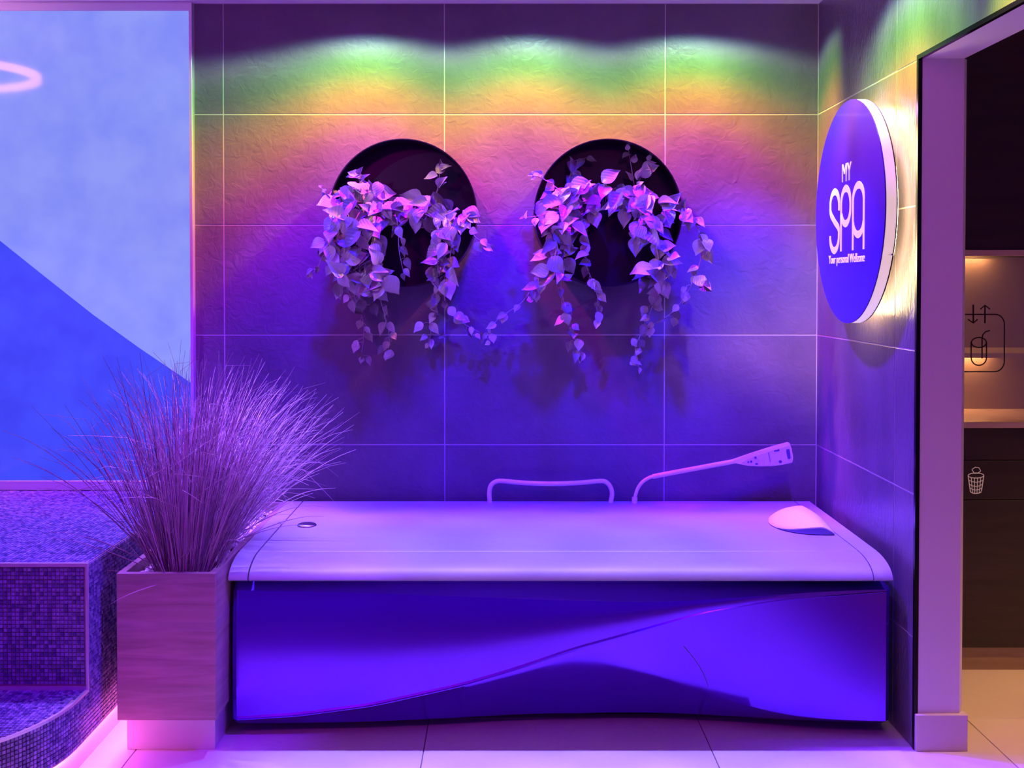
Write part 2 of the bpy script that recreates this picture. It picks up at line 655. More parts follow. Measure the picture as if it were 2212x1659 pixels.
# back wall: backing (shows as pale joints) and each tile
wb = MB().box((-3.6, WALL_Y + .0014, 0), (WALL_X + .02, WALL_Y + .12, CEIL)).build('wall_back', M['grout'])
tag(wb, 'back wall of large grey concrete-look tiles with pale joints', 'wall', kind='structure')
rows = [(max(CEIL - T * (i + 1), 0), CEIL - T * i) for i in range(6)]
colsb = [(-1.262, -1.1425), (-1.1425, -.2415), (-.2415, .6585), (.6585, WALL_X)]
for (x0, x1) in colsb:
    for (z0, z1) in rows:
        MB().box((x0 + g / 2, WALL_Y, z0 + g / 2), (x1 - g / 2, WALL_Y + .009, z1 - g / 2), .0012).build(
            'wall_tile', M['wall_tile'], wb)

# right wall with the door opening
wr = MB()
wr.box((WALL_X + .0014, JAMB_Y, 0), (1.425, WALL_Y + .1, CEIL))
wr.box((WALL_X + .0014, -2.5, HEAD_Z), (1.425, JAMB_Y, CEIL))
wr = wr.build('wall_right', M['grout'])
tag(wr, 'right wall of large grey tiles with a wide door opening', 'wall', kind='structure')
ycuts = [WALL_Y - .002, 3.638, 2.738, 1.838, .938, .038, -.862, -1.762]
for (ya, yb) in zip(ycuts, ycuts[1:]):
    for (z0, z1) in rows:
        lo, hi = min(ya, yb), max(ya, yb)
        if z1 <= HEAD_Z:
            if hi <= JAMB_Y:
                continue
            lo = max(lo, JAMB_Y)
        if z1 > HEAD_Z > z0 and hi <= JAMB_Y:
            z0 = HEAD_Z
        if hi - lo < .02 or z1 - z0 < .005:
            continue
        if z1 > HEAD_Z > z0 and lo < JAMB_Y < hi:      # tile notched by the opening: the two faces meet flush
            MB().box((WALL_X, JAMB_Y, z0 + g / 2), (WALL_X + .009, hi - g / 2, HEAD_Z)).box(
                (WALL_X, lo + g / 2, HEAD_Z), (WALL_X + .009, hi - g / 2, z1 - g / 2)).build('wall_tile', M['wall_tile_side'], wr)
            continue
        MB().box((WALL_X, lo + g / 2, z0 + g / 2), (WALL_X + .009, hi - g / 2, z1 - g / 2), .0012).build(
            'wall_tile', M['wall_tile_side'], wr)

# door lining
tr = MB().prism([(1.294, JAMB_Y), (1.294, JAMB_Y - .012), (1.424, JAMB_Y - .012), (1.438, JAMB_Y + .004), (1.438, JAMB_Y + .03), (1.425, JAMB_Y + .03), (1.425, JAMB_Y)], .115, HEAD_Z - .012,
                lambda u, v, a: (u, v, a)).build('trim_1', M['white_paint'])
tag(tr, 'smooth white painted door jamb lit violet', 'door frame', kind='structure')
tr = MB().prism([(1.294, HEAD_Z), (1.294, HEAD_Z - .012), (1.424, HEAD_Z - .012), (1.438, HEAD_Z - .002), (1.438, HEAD_Z + .03), (1.425, HEAD_Z + .03), (1.425, HEAD_Z)], -2.45, JAMB_Y - .012,
                lambda u, v, a: (u, a, v)).build('trim_2', M['white_paint'])
tag(tr, 'white lining under the door header', 'door frame', kind='structure')
tr = MB()
tr.box((WALL_X - .001, JAMB_Y - .014, 0), (1.294, JAMB_Y - .0005, HEAD_Z))
tr.box((WALL_X - .001, -2.45, HEAD_Z - .014), (1.294, JAMB_Y - .014, HEAD_Z - .0005))
tr = tr.build('trim_3', M['black_trim'])
tag(tr, 'narrow dark metal edge strip round the door opening', 'edge strip', kind='structure')
bb = MB().box((1.284, JAMB_Y - .026, 0), (1.446, JAMB_Y + .10, .115), .002).build('baseboard_right', M['floor_tile'])
tag(bb, 'beige tiled skirting block at the foot of the door jamb', 'baseboard', kind='structure')

# ------------------------------------------------------------------ room beyond the opening
wf = MB().box((1.425, 4.66, 0), (4.2, 4.78, CEIL)).build('wall_far', M['room_wall'])
tag(wf, 'plain wall behind the dark cabinets', 'wall', kind='structure')
wo = MB().box((3.0, -2.5, 0), (3.1, 4.66, CEIL)).build('wall_side', M['room_wall'])
tag(wo, 'side wall of the room beyond the opening', 'wall', kind='structure')
CY = 4.16
s_ = CY / _f


def zc(y, Y=CY):
    return at(2150, y, Y).z


X0, X1 = 1.46, 2.98
base = thing('base_cabinet', (2.2, 4.4, 0), 'dark brown base cabinet with flat fronts under the lit niche', 'cabinet')
MB().box((X0, CY + .02, zc(1400)), (X1, 4.655, zc(925))).build('body', M['brown'], base)
for (ya, yb) in ((926, 993), (995, 1079), (1081, 1399)):
    MB().box((X0, CY, zc(yb)), (X1, CY + .018, zc(ya)), .001).build('front_panel', M['brown'], base)
MB().box((X0, CY + .012, 0), (X1, CY + .05, zc(1401))).build('plinth', M['plinth_wood'], base)
# waste basket pictogram
bk = MB()
BF = lambda u, v, d: (at(2108, 1040, CY).x + u, CY - .0005 - d, at(2108, 1040, CY).z + v)
k_ = CY / _f
bc = lambda px, py: ((px - 2108) * k_, (1040 - py) * k_)
wst = 1.8 * k_


def st(mb, pts, w, closed=False):
    ribbon(mb, [bc(*p) for p in pts], w, BF, .0008, closed)


st(bk, [(2108 + 17 * cos(a * .3), 1027 + 5.5 * sin(a * .3)) for a in range(21)], wst, True)
st(bk, [(2091, 1028), (2096, 1061)], wst); st(bk, [(2125, 1028), (2120, 1061)], wst)
st(bk, [(2096 + 12 * (1 - cos(a * .3)), 1061 + 5 * sin(a * .3)) for a in range(11)], wst)
for yy, hw in ((1037, 15.6), (1046, 14.4), (1054, 13)):
    st(bk, [(2108 - hw, yy), (2108 - hw * .5, yy + 3.6), (2108, yy + 4.6), (2108 + hw * .5, yy + 3.6), (2108 + hw, yy)], wst * .8)
for f_ in (-.6, -.2, .2, .6):
    st(bk, [(2108 + 17 * f_, 1027 + 5), (2108 + 12.5 * f_, 1065)], wst * .8)
st(bk, [(2104, 1022), (2099, 1014), (2106, 1009), (2114, 1010), (2118, 1017), (2112, 1022), (2104, 1022)], wst)
tag(bk.build('basket_pictogram', M['decal_light'], base), 'pale line drawing of a waste basket')

wt = MB().box((X0, CY - .012, zc(924)), (X1, 4.655, zc(911)), .002).build('counter_top', M['shelf_edge'])
tag(wt, 'thin light wooden counter top above dark drawer fronts', 'counter')

niche = thing('display_niche', (2.2, 4.4, zc(911)), 'lit brown shelf niche behind the glass with drinking cup drawing', 'shelf')
MB().box((X0, 4.60, zc(911)), (X1, 4.655, zc(553))).build('back_panel', M['niche'], niche)
MB().box((X0, CY + .05, zc(773, CY + .05)), (X1, 4.60, zc(763, CY + .05))).build('shelf', M['niche'], niche)
MB().box((X0, CY - .012, zc(553)), (X1, CY + .008, zc(540)), .001).build('fascia', M['shelf_edge'], niche)
MB().box((X0, CY + .008, zc(541)), (X1, 4.655, zc(540))).build('top_board', M['niche'], niche)
MB().box((X0, CY + .1, zc(911)), (X0 + .02, 4.60, zc(553))).build('side_panel', M['niche'], niche)
for (zz) in (zc(541) - .001, zc(773, CY + .05) - .006):
    MB().box((X0 + .05, 4.565, zz - .003), (2.0, 4.58, zz)).build('led_strip', M['warm_led'], niche)
gp = MB().box((X0, CY + .012, zc(909)), (X1, CY + .016, zc(555))).build('glass_pane', M['glass'], niche)
pg = MB()
GF = lambda u, v, d: (u, CY + .0115 - d, v)
gq = lambda px, py: (at(px, py, CY).x, at(px, py, CY).z)
k5 = 841 / 152


def z5(x, y):
    return gq(2060 + x / k5, 520 + y / k5)


W5 = 2.6 * k_


def st5(pts, w=W5, closed=False):
    ribbon(pg, [z5(*p) for p in pts], w, GF, .0008, closed)


rr = [(515, 882)] + arc2(515, 1000, 108, 118, -90, 0, 10) + [(622, 1440)] + arc2(505, 1440, 117, 128, 0, 90, 10) + [(-250, 1568)] + arc2(-250, 1440, 117, 128, 90, 180, 10) + [(-367, 1000)] + arc2(-259, 1000, 108, 118, 180, 270, 10)
st5(rr, W5, True)
st5([(250, 765), (250, 988)], W5 * 1.3); st5([(185, 940), (250, 985), (302, 940)])
st5([(390, 988), (390, 770)], W5 * 1.3); st5([(335, 820), (390, 772), (450, 820)])
st5(arc2(317, 1218, 90, 60, 0, 350, 24), W5, True)
st5([(224, 1215), (224, 1400)] + arc2(316, 1400, 92, 92, 180, 0, 12) + [(408, 1215)])
st5([(355, 1410), (355, 1170), (365, 1125), (395, 1090), (450, 1072)])
tag(pg.build('cup_pictogram', M['decal_dark'], niche), 'dark line drawing of a cup with straw and arrows')

up = thing('upper_cabinet', (2.2, 4.4, zc(539)), 'dark brown upper cabinet reaching to the ceiling', 'cabinet')
MB().box((X0, CY + .02, zc(539)), (X1, 4.655, CEIL - .005)).build('body', M['brown'], up)
for (xa, xb) in ((X0, 2.26), (2.262, X1)):
    MB().box((xa, CY, zc(539)), (xb, CY + .018, CEIL - .01), .001).build('door', M['brown'], up)
lamp('room_light', 'SPOT', (2.2, 3.45, 2.55), (1.0, .48, .17), 230, (2.1, 3.5, 0), .06, 48, .8)

# ------------------------------------------------------------------ backlit panel on the back wall, left
PX = -1.262
lp = thing('light_panel', (-2.3, WALL_Y, .617), 'tall backlit panel in two blues with slim metal frame', 'light panel')
PF = WALL_Y - .022
pz0, pz1 = at(200, 1038, PF).z, at(200, 24, PF).z
pxr = at(411, 500, PF).x
ztop, zbot = at(200, 12, PF).z, at(200, 1058, PF).z
fr = MB()
fr.box((-3.5, WALL_Y - .03, pz1), (PX, WALL_Y, CEIL - .001), .001)
fr.build('frame_rail', M['alu'], lp)
MB().box((-3.5, WALL_Y - .03, zbot), (PX, WALL_Y, pz0), .001).build('frame_rail', M['alu'], lp)
MB().box((pxr, WALL_Y - .03, pz0), (PX, WALL_Y, pz1), .001).build('frame_stile', M['alu'], lp)
# diagonal between the two fields, gently curved
dg = [(-190, 365), (0, 520), (100, 600), (200, 679), (300, 751), (411, 826)]
dp = [at(x, y, PF) for x, y in dg]
dp[0] = Vector((-3.4, PF, min(dp[0].z + (dp[0].x + 3.4) * .80, pz1 - .05)))
dp.insert(1, at(-95, 441, PF))
dp[1].z = min(dp[1].z, pz1 - .1)
top = [(p.x, p.z) for p in dp] + [(pxr, pz1), (-3.4, pz1)]
bot = [(p.x, p.z) for p in dp][::-1] + [(-3.4, pz0), (pxr, pz0)]
MB().prism(top, PF, WALL_Y - .002, lambda u, v, a: (u, a, v)).build('pale_field', M['panel_pale'], lp)
MB().prism(bot, PF, WALL_Y - .002, lambda u, v, a: (u, a, v)).build('blue_field', M['panel_blue'], lp)

# ring pendant above the platform (seen mirrored in the panel)
ring = thing('ring_pendant', (-2.62, 4.0, 2.40), 'pink glowing ring lamp mirrored in the pale blue panel', 'lamp')
rb = MB()
R1, n = .50, 48
pts = [(-2.62 + R1 * cos(2 * pi * i / n), 4.0 + .42 * sin(2 * pi * i / n), 2.40) for i in range(n)]
for k, (zz0, zz1, rr0) in enumerate(((2.395, 2.425, 1.0), (2.425, 2.45, .97))):
    vs, fs = [], []
    for i in range(n):
        a = 2 * pi * i / n
        for (q, z) in ((rr0 - .06, zz0), (rr0, zz0), (rr0, zz1), (rr0 - .06, zz1)):
            vs.append((-2.62 + R1 * q * cos(a), 4.0 + .42 * q * sin(a), z))
    for i in range(n):
        for j in range(4):
            fs.append((4 * i + j, 4 * i + (j + 1) % 4, 4 * ((i + 1) % n) + (j + 1) % 4, 4 * ((i + 1) % n) + j))
    MB().add(vs, fs).build('led_ring' if k == 0 else 'ring_housing', M['ring_led' if k == 0 else 'ring_body'], ring, smooth=40)
MB().tube([(-2.62, 4.0, 2.45), (-2.62, 4.0, CEIL)], .008).build('stem', M['ring_body'], ring)
MB().box((-3.09, 3.985, 2.43), (-2.15, 4.015, 2.45)).build('crossbar', M['ring_body'], ring)

# ------------------------------------------------------------------ mosaic platform with curved step
PLX = -1.249
PLZ = at(100, 1058, WALL_Y - .03).z - .002
PLY = 3.32
STZ = .237
CX, CYc, CR = PLX - .5, 3.24, .5
LIP = .092
pl = thing('mosaic_platform', (-2.2, 3.6, 0), 'raised platform and curved step clad in small glass mosaic', 'platform')
e = .003
body = MB()
body.box((-3.4, PLY + e, LIP), (PLX - e, WALL_Y - .035, PLZ - e))
body.build('platform_body', M['mosaic_grout'], pl)


def edge(t):
    """outer edge of the step: straight side, then a quarter circle, then the straight front; t is arc length from the platform corner line"""
    st_len = 3.6 - CYc
    if t < st_len:
        return (PLX, 3.6 - t), (1, 0)
    t -= st_len
    if t < CR * pi / 2:
        a = t / CR
        return (CX + CR * cos(a), CYc - CR * sin(a)), (cos(a), -sin(a))
    t -= CR * pi / 2
    return (CX - t, CYc - CR), (0, -1)


LST = (3.6 - CYc) + CR * pi / 2 + .9
out = []
nn = 60
for i in range(nn + 1):
    (x, y), (nx, ny) = edge(LST * i / nn)
    out.append((x - nx * e, y - ny * e))
outline = [p for p in out if p[1] < PLY + .01]
outline = [(PLX - e, PLY + .01)] + outline + [(outline[-1][0], PLY + .01)]
MB().prism(outline, LIP, STZ - e, lambda u, v, a: (u, v, a)).build('step_body', M['mosaic_grout'], pl)
# recessed plinth
plo = []
for i in range(nn + 1):
    (x, y), (nx, ny) = edge(LST * i / nn)
    plo.append((x - nx * .03, y - ny * .03))
plo = [(PLX - .03, WALL_Y - .04)] + plo + [(plo[-1][0], WALL_Y - .04)]
MB().prism(plo, 0, LIP, lambda u, v, a: (u, v, a)).build('plinth', M['white_paint'], pl)

PT, TS = .0122, .0105


def tilebox(mb, P, h=.0035, b=.0009):
    """P(u, v, h): a small pad of five faces"""
    a0, a1 = 0, TS
    vs = [P(0, 0, 0), P(TS, 0, 0), P(TS, TS, 0), P(0, TS, 0), P(b, b, h), P(TS - b, b, h), P(TS - b, TS - b, h), P(b, TS - b, h)]
    mb.add(vs, [(4, 5, 6, 7), (0, 1, 5, 4), (1, 2, 6, 5), (2, 3, 7, 6), (3, 0, 4, 7)])


def quick(mb, name, material, parent):
    me = bpy.data.meshes.new(name)
    me.from_pydata(mb.v, [], mb.f)
    me.materials.append(material)
    me.update()
    o = bpy.data.objects.new(name, me)
    col.objects.link(o)
    o.parent = parent
    o.matrix_parent_inverse = Matrix.Translation(-Vector(parent.location))
    return o


def jit(k=.06):
    return rnd.uniform(-k, k)


mt = MB()
# riser face of the platform (faces the camera)
nx_ = int(.75 / PT)
nz_ = int((PLZ - .012 - STZ - .004) / PT)
for i in range(nx_):
    for j in range(nz_):
        xa = PLX - .010 - (i + 1) * PT
        za = PLZ - .012 - (j + 1) * PT
        t1, t2 = jit(.05), jit(.05)
        tilebox(mt, lambda u, v, h: (xa + u, PLY + e - h + t1 * (u - TS / 2) + t2 * (v - TS / 2), za + v))
# side face of the platform (faces the planter)
ny_ = int((WALL_Y - .04 - 3.6) / PT)
nz2 = int((PLZ - .004 - LIP) / PT)
for i in range(int((WALL_Y - .04 - PLY) / PT)):
    for j in range(nz2):
        ya = PLY + .004 + i * PT
        za = PLZ - .004 - (j + 1) * PT
        if ya < 3.6 and za < STZ - .014:
            continue
        t1, t2 = jit(.05), jit(.05)
        tilebox(mt, lambda u, v, h: (PLX - e + h + t1 * (u - TS / 2) + t2 * (v - TS / 2), ya + u, za + v))
# top of the platform
for i in range(int(1.0 / PT)):
    for j in range(int((WALL_Y - .04 - PLY) / PT)):
        xa = PLX - .004 - (i + 1) * PT
        ya = PLY + .008 + j * PT
        t1, t2 = jit(.09), jit(.09)
        tilebox(mt, lambda u, v, h: (xa + u, ya + v, PLZ - e + h * .8 + t1 * (u - TS / 2) + t2 * (v - TS / 2)), b=.0006)
# top of the step
for i in range(int(.75 / PT)):
    for j in range(int(.62 / PT)):
        xa = PLX - .006 - (i + 1) * PT
        ya = PLY - .004 - (j + 1) * PT
        xm, ym = xa + TS, ya
        if ym < CYc and xm > CX and (xm - CX) ** 2 + (ym - CYc) ** 2 > (CR - .008) ** 2:
            continue
        if ym < CYc - CR + .008:
            continue
        t1, t2 = jit(.09), jit(.09)
        tilebox(mt, lambda u, v, h: (xa + u, ya + v, STZ - e + h * .8 + t1 * (u - TS / 2) + t2 * (v - TS / 2)), b=.0006)
# outer band of the step: the run that shows largest is laid tile by tile, the rest joined
tb = MB()
tilebox(tb, lambda u, v, h: (u - TS / 2, -h, v - TS / 2))
pm = bpy.data.meshes.new('mosaic_tile')
pm.from_pydata(tb.v, [], tb.f)
pm.materials.append(M['mosaic_piece'])
nb = int((STZ - .006 - LIP) / PT)
nt_ = int(LST / PT)
made = 0
for i in range(nt_):
    tmid = (i + .5) * PT
    (x, y), (nx, ny) = edge(tmid)
    single = (3.24 > y > 2.90) and made < 300
    for j in range(nb):
        zm = STZ - .006 - (j + .5) * PT
        q = Matrix(((-ny, -nx, 0), (nx, -ny, 0), (0, 0, 1)))
        t1, t2 = jit(.05), jit(.05)
        if single and made < 300:
            o = bpy.data.objects.new('mosaic_tile', pm)
            col.objects.link(o)
            o.parent = pl
            # local axes: x along the wall, -y outward
            o.matrix_local = Matrix.Translation(Vector((x - nx * e, y - ny * e, zm)) - Vector(pl.location)) @ Matrix(
                ((-ny, -nx, 0, 0), (nx, -ny, 0, 0), (0, 0, 1, 0), (0, 0, 0, 1))) @ Matrix.Rotation(t1, 4, 'Z') @ Matrix.Rotation(t2, 4, 'X')
            made += 1
        else:
            tilebox(mt, lambda u, v, h: (x + nx * (h - e) - ny * (u - TS / 2), y + ny * (h - e) + nx * (u - TS / 2), zm + v - TS / 2))
tag(quick(mt, 'mosaic_field', M['mosaic'], pl), 'small dark glass mosaic tiles', kind='stuff')
# metal edge profiles
MB().box((-3.4, PLY - .003, PLZ - .010), (PLX + .001, PLY + .006, PLZ + .001)).build('edge_trim', M['alu'], pl)
MB().box((PLX - .006, PLY - .003, STZ), (PLX + .001, PLY + .004, PLZ - .010)).build('edge_trim', M['alu'], pl)
MB().box((-3.4, PLY - .006, STZ - .001), (PLX - .004, PLY + .002, STZ + .010)).build('edge_trim', M['alu'], pl)
et = MB()
ep = []
for i in range(nn + 1):
    (x, y), (nx, ny) = edge((3.6 - PLY) + (LST - (3.6 - PLY)) * i / nn)
    ep.append((x, y, nx, ny))
vs, fs = [], []
for (x, y, nx, ny) in ep:
    for (q, z) in ((-.007, STZ - .007), (.0015, STZ - .007), (.0015, STZ + .0015), (-.007, STZ + .0015)):
        vs.append((x + nx * q, y + ny * q, z))
for i in range(len(ep) - 1):
    for j in range(4):
        fs.append((4 * i + j, 4 * i + (j + 1) % 4, 4 * i + 4 + (j + 1) % 4, 4 * i + 4 + j))
fs += [(0, 1, 2, 3), tuple(4 * (len(ep) - 1) + j for j in range(4))]
et.add(vs, fs).build('edge_trim', M['alu'], pl)
# LED strip tucked under the mosaic lip
lv, lf = [], []
lpts = [(PLX, WALL_Y - .05, 1, 0)] + [(*edge(LST * i / nn)[0], *edge(LST * i / nn)[1]) for i in range(nn + 1)]
for (x, y, nx, ny) in lpts:
    for (q, z) in ((-.024, LIP - .006), (-.012, LIP - .006), (-.012, LIP - .001), (-.024, LIP - .001)):
        lv.append((x + nx * q, y + ny * q, z))
for i in range(len(lpts) - 1):
    for j in range(4):
        lf.append((4 * i + j, 4 * i + (j + 1) % 4, 4 * i + 4 + (j + 1) % 4, 4 * i + 4 + j))
lf += [(0, 1, 2, 3), tuple(4 * (len(lpts) - 1) + j for j in range(4))]
tag(MB().add(lv, lf).build('led_strip', M['pink_led'], pl), 'pink LED strip under the step lip')

# ------------------------------------------------------------------ planter
QX0, QX1, QY0, QY1, QZ0, QZ1 = -1.191, -.887, 3.40, 4.535, .1115, .566
th = .022
pt = thing('planter_box', (-1.04, 3.95, 0), 'long wooden planter box with ornamental grass and white pebbles', 'planter')
MB().box((QX0, QY0, QZ0), (QX1, QY0 + th, QZ1), .001).build('front_board', M['wood'], pt)
MB().box((QX0, QY1 - th, QZ0), (QX1, QY1, QZ1), .001).build('back_board', M['wood'], pt)
MB().box((QX0, QY0 + th, QZ0), (QX0 + th, QY1 - th, QZ1), .001).build('side_board', M['wood'], pt)
MB().box((QX1 - th, QY0 + th, QZ0), (QX1, QY1 - th, QZ1), .001).build('side_board', M['wood'], pt)
MB().box((QX0 + th, QY0 + th, QZ0), (QX1 - th, QY1 - th, QZ0 + .02)).build('bottom_board', M['wood'], pt)
MB().box((QX0 + .012, QY0 + .05, 0), (QX1 - .016, QY1 - .02, QZ0), .001).build('plinth', M['planter_plinth'], pt)
MB().box((QX0 + th, QY0 + th, QZ0 + .02), (QX1 - th, QY1 - th, .520)).build('soil', M['bed_dark'], pt)
MB().box((QX0 + .05, 4.03, .50), (QX1 - .085, 4.05, .585), .004).build('divider', M['liner'], pt)

# pebbles
ico_v = [(0, 0, 1), (.9, 0, .2), (.28, .86, .2), (-.73, .53, .2), (-.73, -.53, .2), (.28, -.86, .2), (.73, .53, -.4), (-.28, .86, -.4), (-.9, 0, -.4), (-.28, -.86, -.4), (.73, -.53, -.4)]
ico_f = [(0, 1, 2), (0, 2, 3), (0, 3, 4), (0, 4, 5), (0, 5, 1), (1, 6, 2), (2, 7, 3), (3, 8, 4), (4, 9, 5), (5, 10, 1), (2, 6, 7), (3, 7, 8), (4, 8, 9), (5, 9, 10), (1, 10, 6)]
pb = MB()
for i in range(1900):
    r = rnd.uniform(.005, .011)
    x = rnd.uniform(QX0 + th + r, QX1 - th - r)
    y = rnd.uniform(QY0 + th + r, QY1 - th - r)
    z = .520 + rnd.random() ** 1.6 * .022
    a = rnd.uniform(0, 6.3)
    sx, sy, sz = r * rnd.uniform(.8, 1.2), r * rnd.uniform(.7, 1.1), r * rnd.uniform(.5, .9)
    pb.add([(x + cos(a) * vx * sx - sin(a) * vy * sy, y + sin(a) * vx * sx + cos(a) * vy * sy, z + vz * sz) for vx, vy, vz in ico_v], ico_f)
o = quick(pb, 'gravel', M['pebble'], pt)
tag(o, 'white decorative pebbles', kind='stuff')


# ornamental grass
def grass(loc, n, label, rad, hmin, hmax, lean, seed, spread=1.0, extra=(), material='grass'):
    R = random.Random(seed)
    t = thing('ornamental_grass', loc, label, 'plant', 'ornamental grasses in the planter')
    mb = MB()

    def blade(base, d, L, bend, r0, kink=None, side=0.0):
        pts, rs = [], []
        p = Vector(base)
        d = Vector(d).normalized()
        ns = 11
        hor = Vector((d.x, d.y, 0))
        if hor.length < .05:
            hor = Vector((R.uniform(-1, 1), R.uniform(-1, 1), 0))
        hor.normalize()
        wob = Vector((R.uniform(-1, 1), R.uniform(-1, 1), 0)) * .03
        for k in range(ns):
            pts.append(p.copy())
            u = k / (ns - 1)
            rs.append(r0 * (1.0 if u < .55 else 1.0 - .72 * (u - .55) / .45))
            d = (d + (hor * .55 - Vector((0, 0, 1))) * bend * u * u * 1.2 + wob * u + Vector((side, 0, 0)) * u * .12).normalized()
            if kink and k == kink[0]:
                d = (d + kink[1]).normalized()
            p = p + d * (L / (ns - 1))
            p.y = min(p.y, WALL_Y - .012)
        mb.tube(pts, rs, 3, False)

    for i in range(n):
        a = R.uniform(0, 2 * pi)
        rr_ = rad * sqrt(R.random())
        base = (loc[0] + rr_ * cos(a), loc[1] + rr_ * sin(a) * 1.1, loc[2] - .02)
        out_ = rr_ / rad
        tilt = R.gauss(0, .10) + out_ * .34 * spread
        if R.random() < .12:
            tilt += R.uniform(.15, .45)
        d = Vector((cos(a) * tilt + lean[0] + R.gauss(0, .07), sin(a) * tilt * .8 + lean[1] + R.gauss(0, .05), 1))
        L = R.uniform(hmin, hmax) * (1 - .12 * min(tilt, 1))
        if R.random() < .38:
            L *= R.uniform(.45, .88)
        kink = None
        if R.random() < .34:
            kink = (R.randint(6, 9), Vector((R.uniform(-.8, 1.0), R.uniform(-.4, .4), R.uniform(-1.0, .2))))
        blade(base, d, L, max(0, R.gauss(.07, .07)) + .05 * max(tilt, 0), R.uniform(.0008, .0018), kink)
    for (b_, d_, L_, bend_) in extra:
        blade((loc[0] + b_[0], loc[1] + b_[1], loc[2]), d_, L_, bend_, .0017)
    o = mb.build('blades', M[material], t, smooth='all')
    tag(o, kind='stuff')
    return t


ex1 = [((-.07, 0), (-.95, -.15, .10), .36, .0), ((-.06, .02), (-.85, -.1, .45), .40, .10), ((-.06, -.02), (-.8, -.1, .38), .38, .08), ((-.05, .01), (-.75, 0, .75), .52, .10),
       ((-.05, -.01), (-.7, 0, .9), .58, .10), ((-.06, 0), (-.8, 0, .8), .60, .12), ((-.06, 0), (-.75, .1, .7), .64, .11), ((-.03, -.07), (.28, -.2, .6), .17, .30), ((.0, -.08), (.22, -.1, .7), .16, .1),
       ((-.03, -.08), (-.4, -.4, -.05), .2, .12)]
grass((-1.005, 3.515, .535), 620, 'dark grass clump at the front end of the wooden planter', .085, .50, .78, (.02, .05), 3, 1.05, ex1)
ex2 = [((.05, 0), (.75, 0, .7), .55, .14), ((.05, 0), (.8, -.1, .6), .5, .16), ((.06, 0), (.7, .1, .8), .56, .16), ((.06, .02), (.9, -.1, .42), .40, .12), ((.05, .02), (.9, 0, .35), .36, .14),
       ((.05, .0), (.8, .1, .5), .42, .2), ((.06, 0), (.68, 0, .72), .6, .10), ((.06, 0), (.6, 0, .8), .62, .10)]
grass((-1.055, 3.83, .535), 620, 'pale brightly lit grass clump behind the front one in the wooden planter', .07, .46, .74, (.30, .02), 11, 1.5, ex2, 'grass_lit')

# ------------------------------------------------------------------ hydro massage bed
BX0, BX1, BYF, BYB = -.872, 1.243, 3.545, 4.50
bed = thing('massage_bed', (.18, 4.0, 0), 'long violet water massage bed with wave-shaped glossy front', 'massage bed')
prof = [(4.495, .5765), (4.2, .5745), (3.9, .572), (3.679, .5695), (3.676, .5672), (3.673, .5672), (3.670, .5688), (3.645, .5672), (3.61, .5625), (3.578, .555), (3.552, .545), (3.534, .5335), (3.525, .522), (3.523, .5135), (3.53, .5085), (3.60, .506), (4.495, .506)]


def slab(name, xa, xb, notchL=0, notchR=0):
    """top segment: the profile carried along the length; the seam edge may step sideways half way down the bed"""
    mb = MB()
    n = len(prof)
    nxs = 3
    for i in range(nxs + 1):
        for (y, z) in prof:
            a = xa + (notchL * (1 - sstep(4.08, 4.14, y)) if notchL else 0)
            b = xb + (notchR * (1 - sstep(4.08, 4.14, y)) if notchR else 0)
            mb.v.append((a + (b - a) * i / nxs, y, z))
    for i in range(nxs):
        for j in range(n):
            k = (j + 1) % n
            mb.f.append((i * n + j, i * n + k, (i + 1) * n + k, (i + 1) * n + j))
    mb.f.append(tuple(range(n)))
    mb.f.append(tuple(nxs * n + j for j in range(n))[::-1])
    return mb.build(name, M['bed_vinyl'], bed, smooth=30)


slab('foot_cover', BX0 - .006, -.8175, 0, .0)
slab('mattress_cover', -.8125, 1.178, 0, 0)
slab('head_cover', 1.1815, 1.241)
# interlocking tab of the left seam
MB().prism([(-.8125, 4.135), (-.8125, 4.065), (-.826, 4.08), (-.836, 4.10), (-.836, 4.112), (-.826, 4.128)], .560, .5762, lambda u, v, a: (u, v, a)).build('seam_tab', M['bed_vinyl'], bed)
# body under the cover
MB().box((BX0 + .02, 3.66, .05), (BX1 - .02, BYB, .506)).build('body', M['bed_dark'], bed)
MB().box((BX0 + .06, 3.74, 0), (BX1 - .06, BYB - .05, .05)).build('foot_frame', M['bed_dark'], bed)
for xa, xb in ((-.785, -.70), (-.685, -.60)):
    MB().box((xa, 3.60, .494), (xb, 3.66, .502)).build('hinge', M['bed_hinge'], bed)

# sculpted front panel
CZ = [((x - 1088) / 677, z) for x, z in ((495, .058), (640, .072), (800, .103), (1000, .169), (1120, .222), (1240, .283), (1364, .333), (1509, .395), (1671, .4406), (1834, .460), (1930, .472))]
RZ = [((x - 1088) / 677, z) for x, z in ((495, .058), (1255, .292), (1360, .228), (1480, .165), (1600, .100), (1700, .064), (1800, .056), (1930, .054))]


def smoothed(tab, x, h=.06):
    return sum(lerp(tab, x + h * k / 3) * wgt for k, wgt in ((-3, 1), (-2, 2), (-1, 3), (0, 4), (1, 3), (2, 2), (3, 1))) / 16


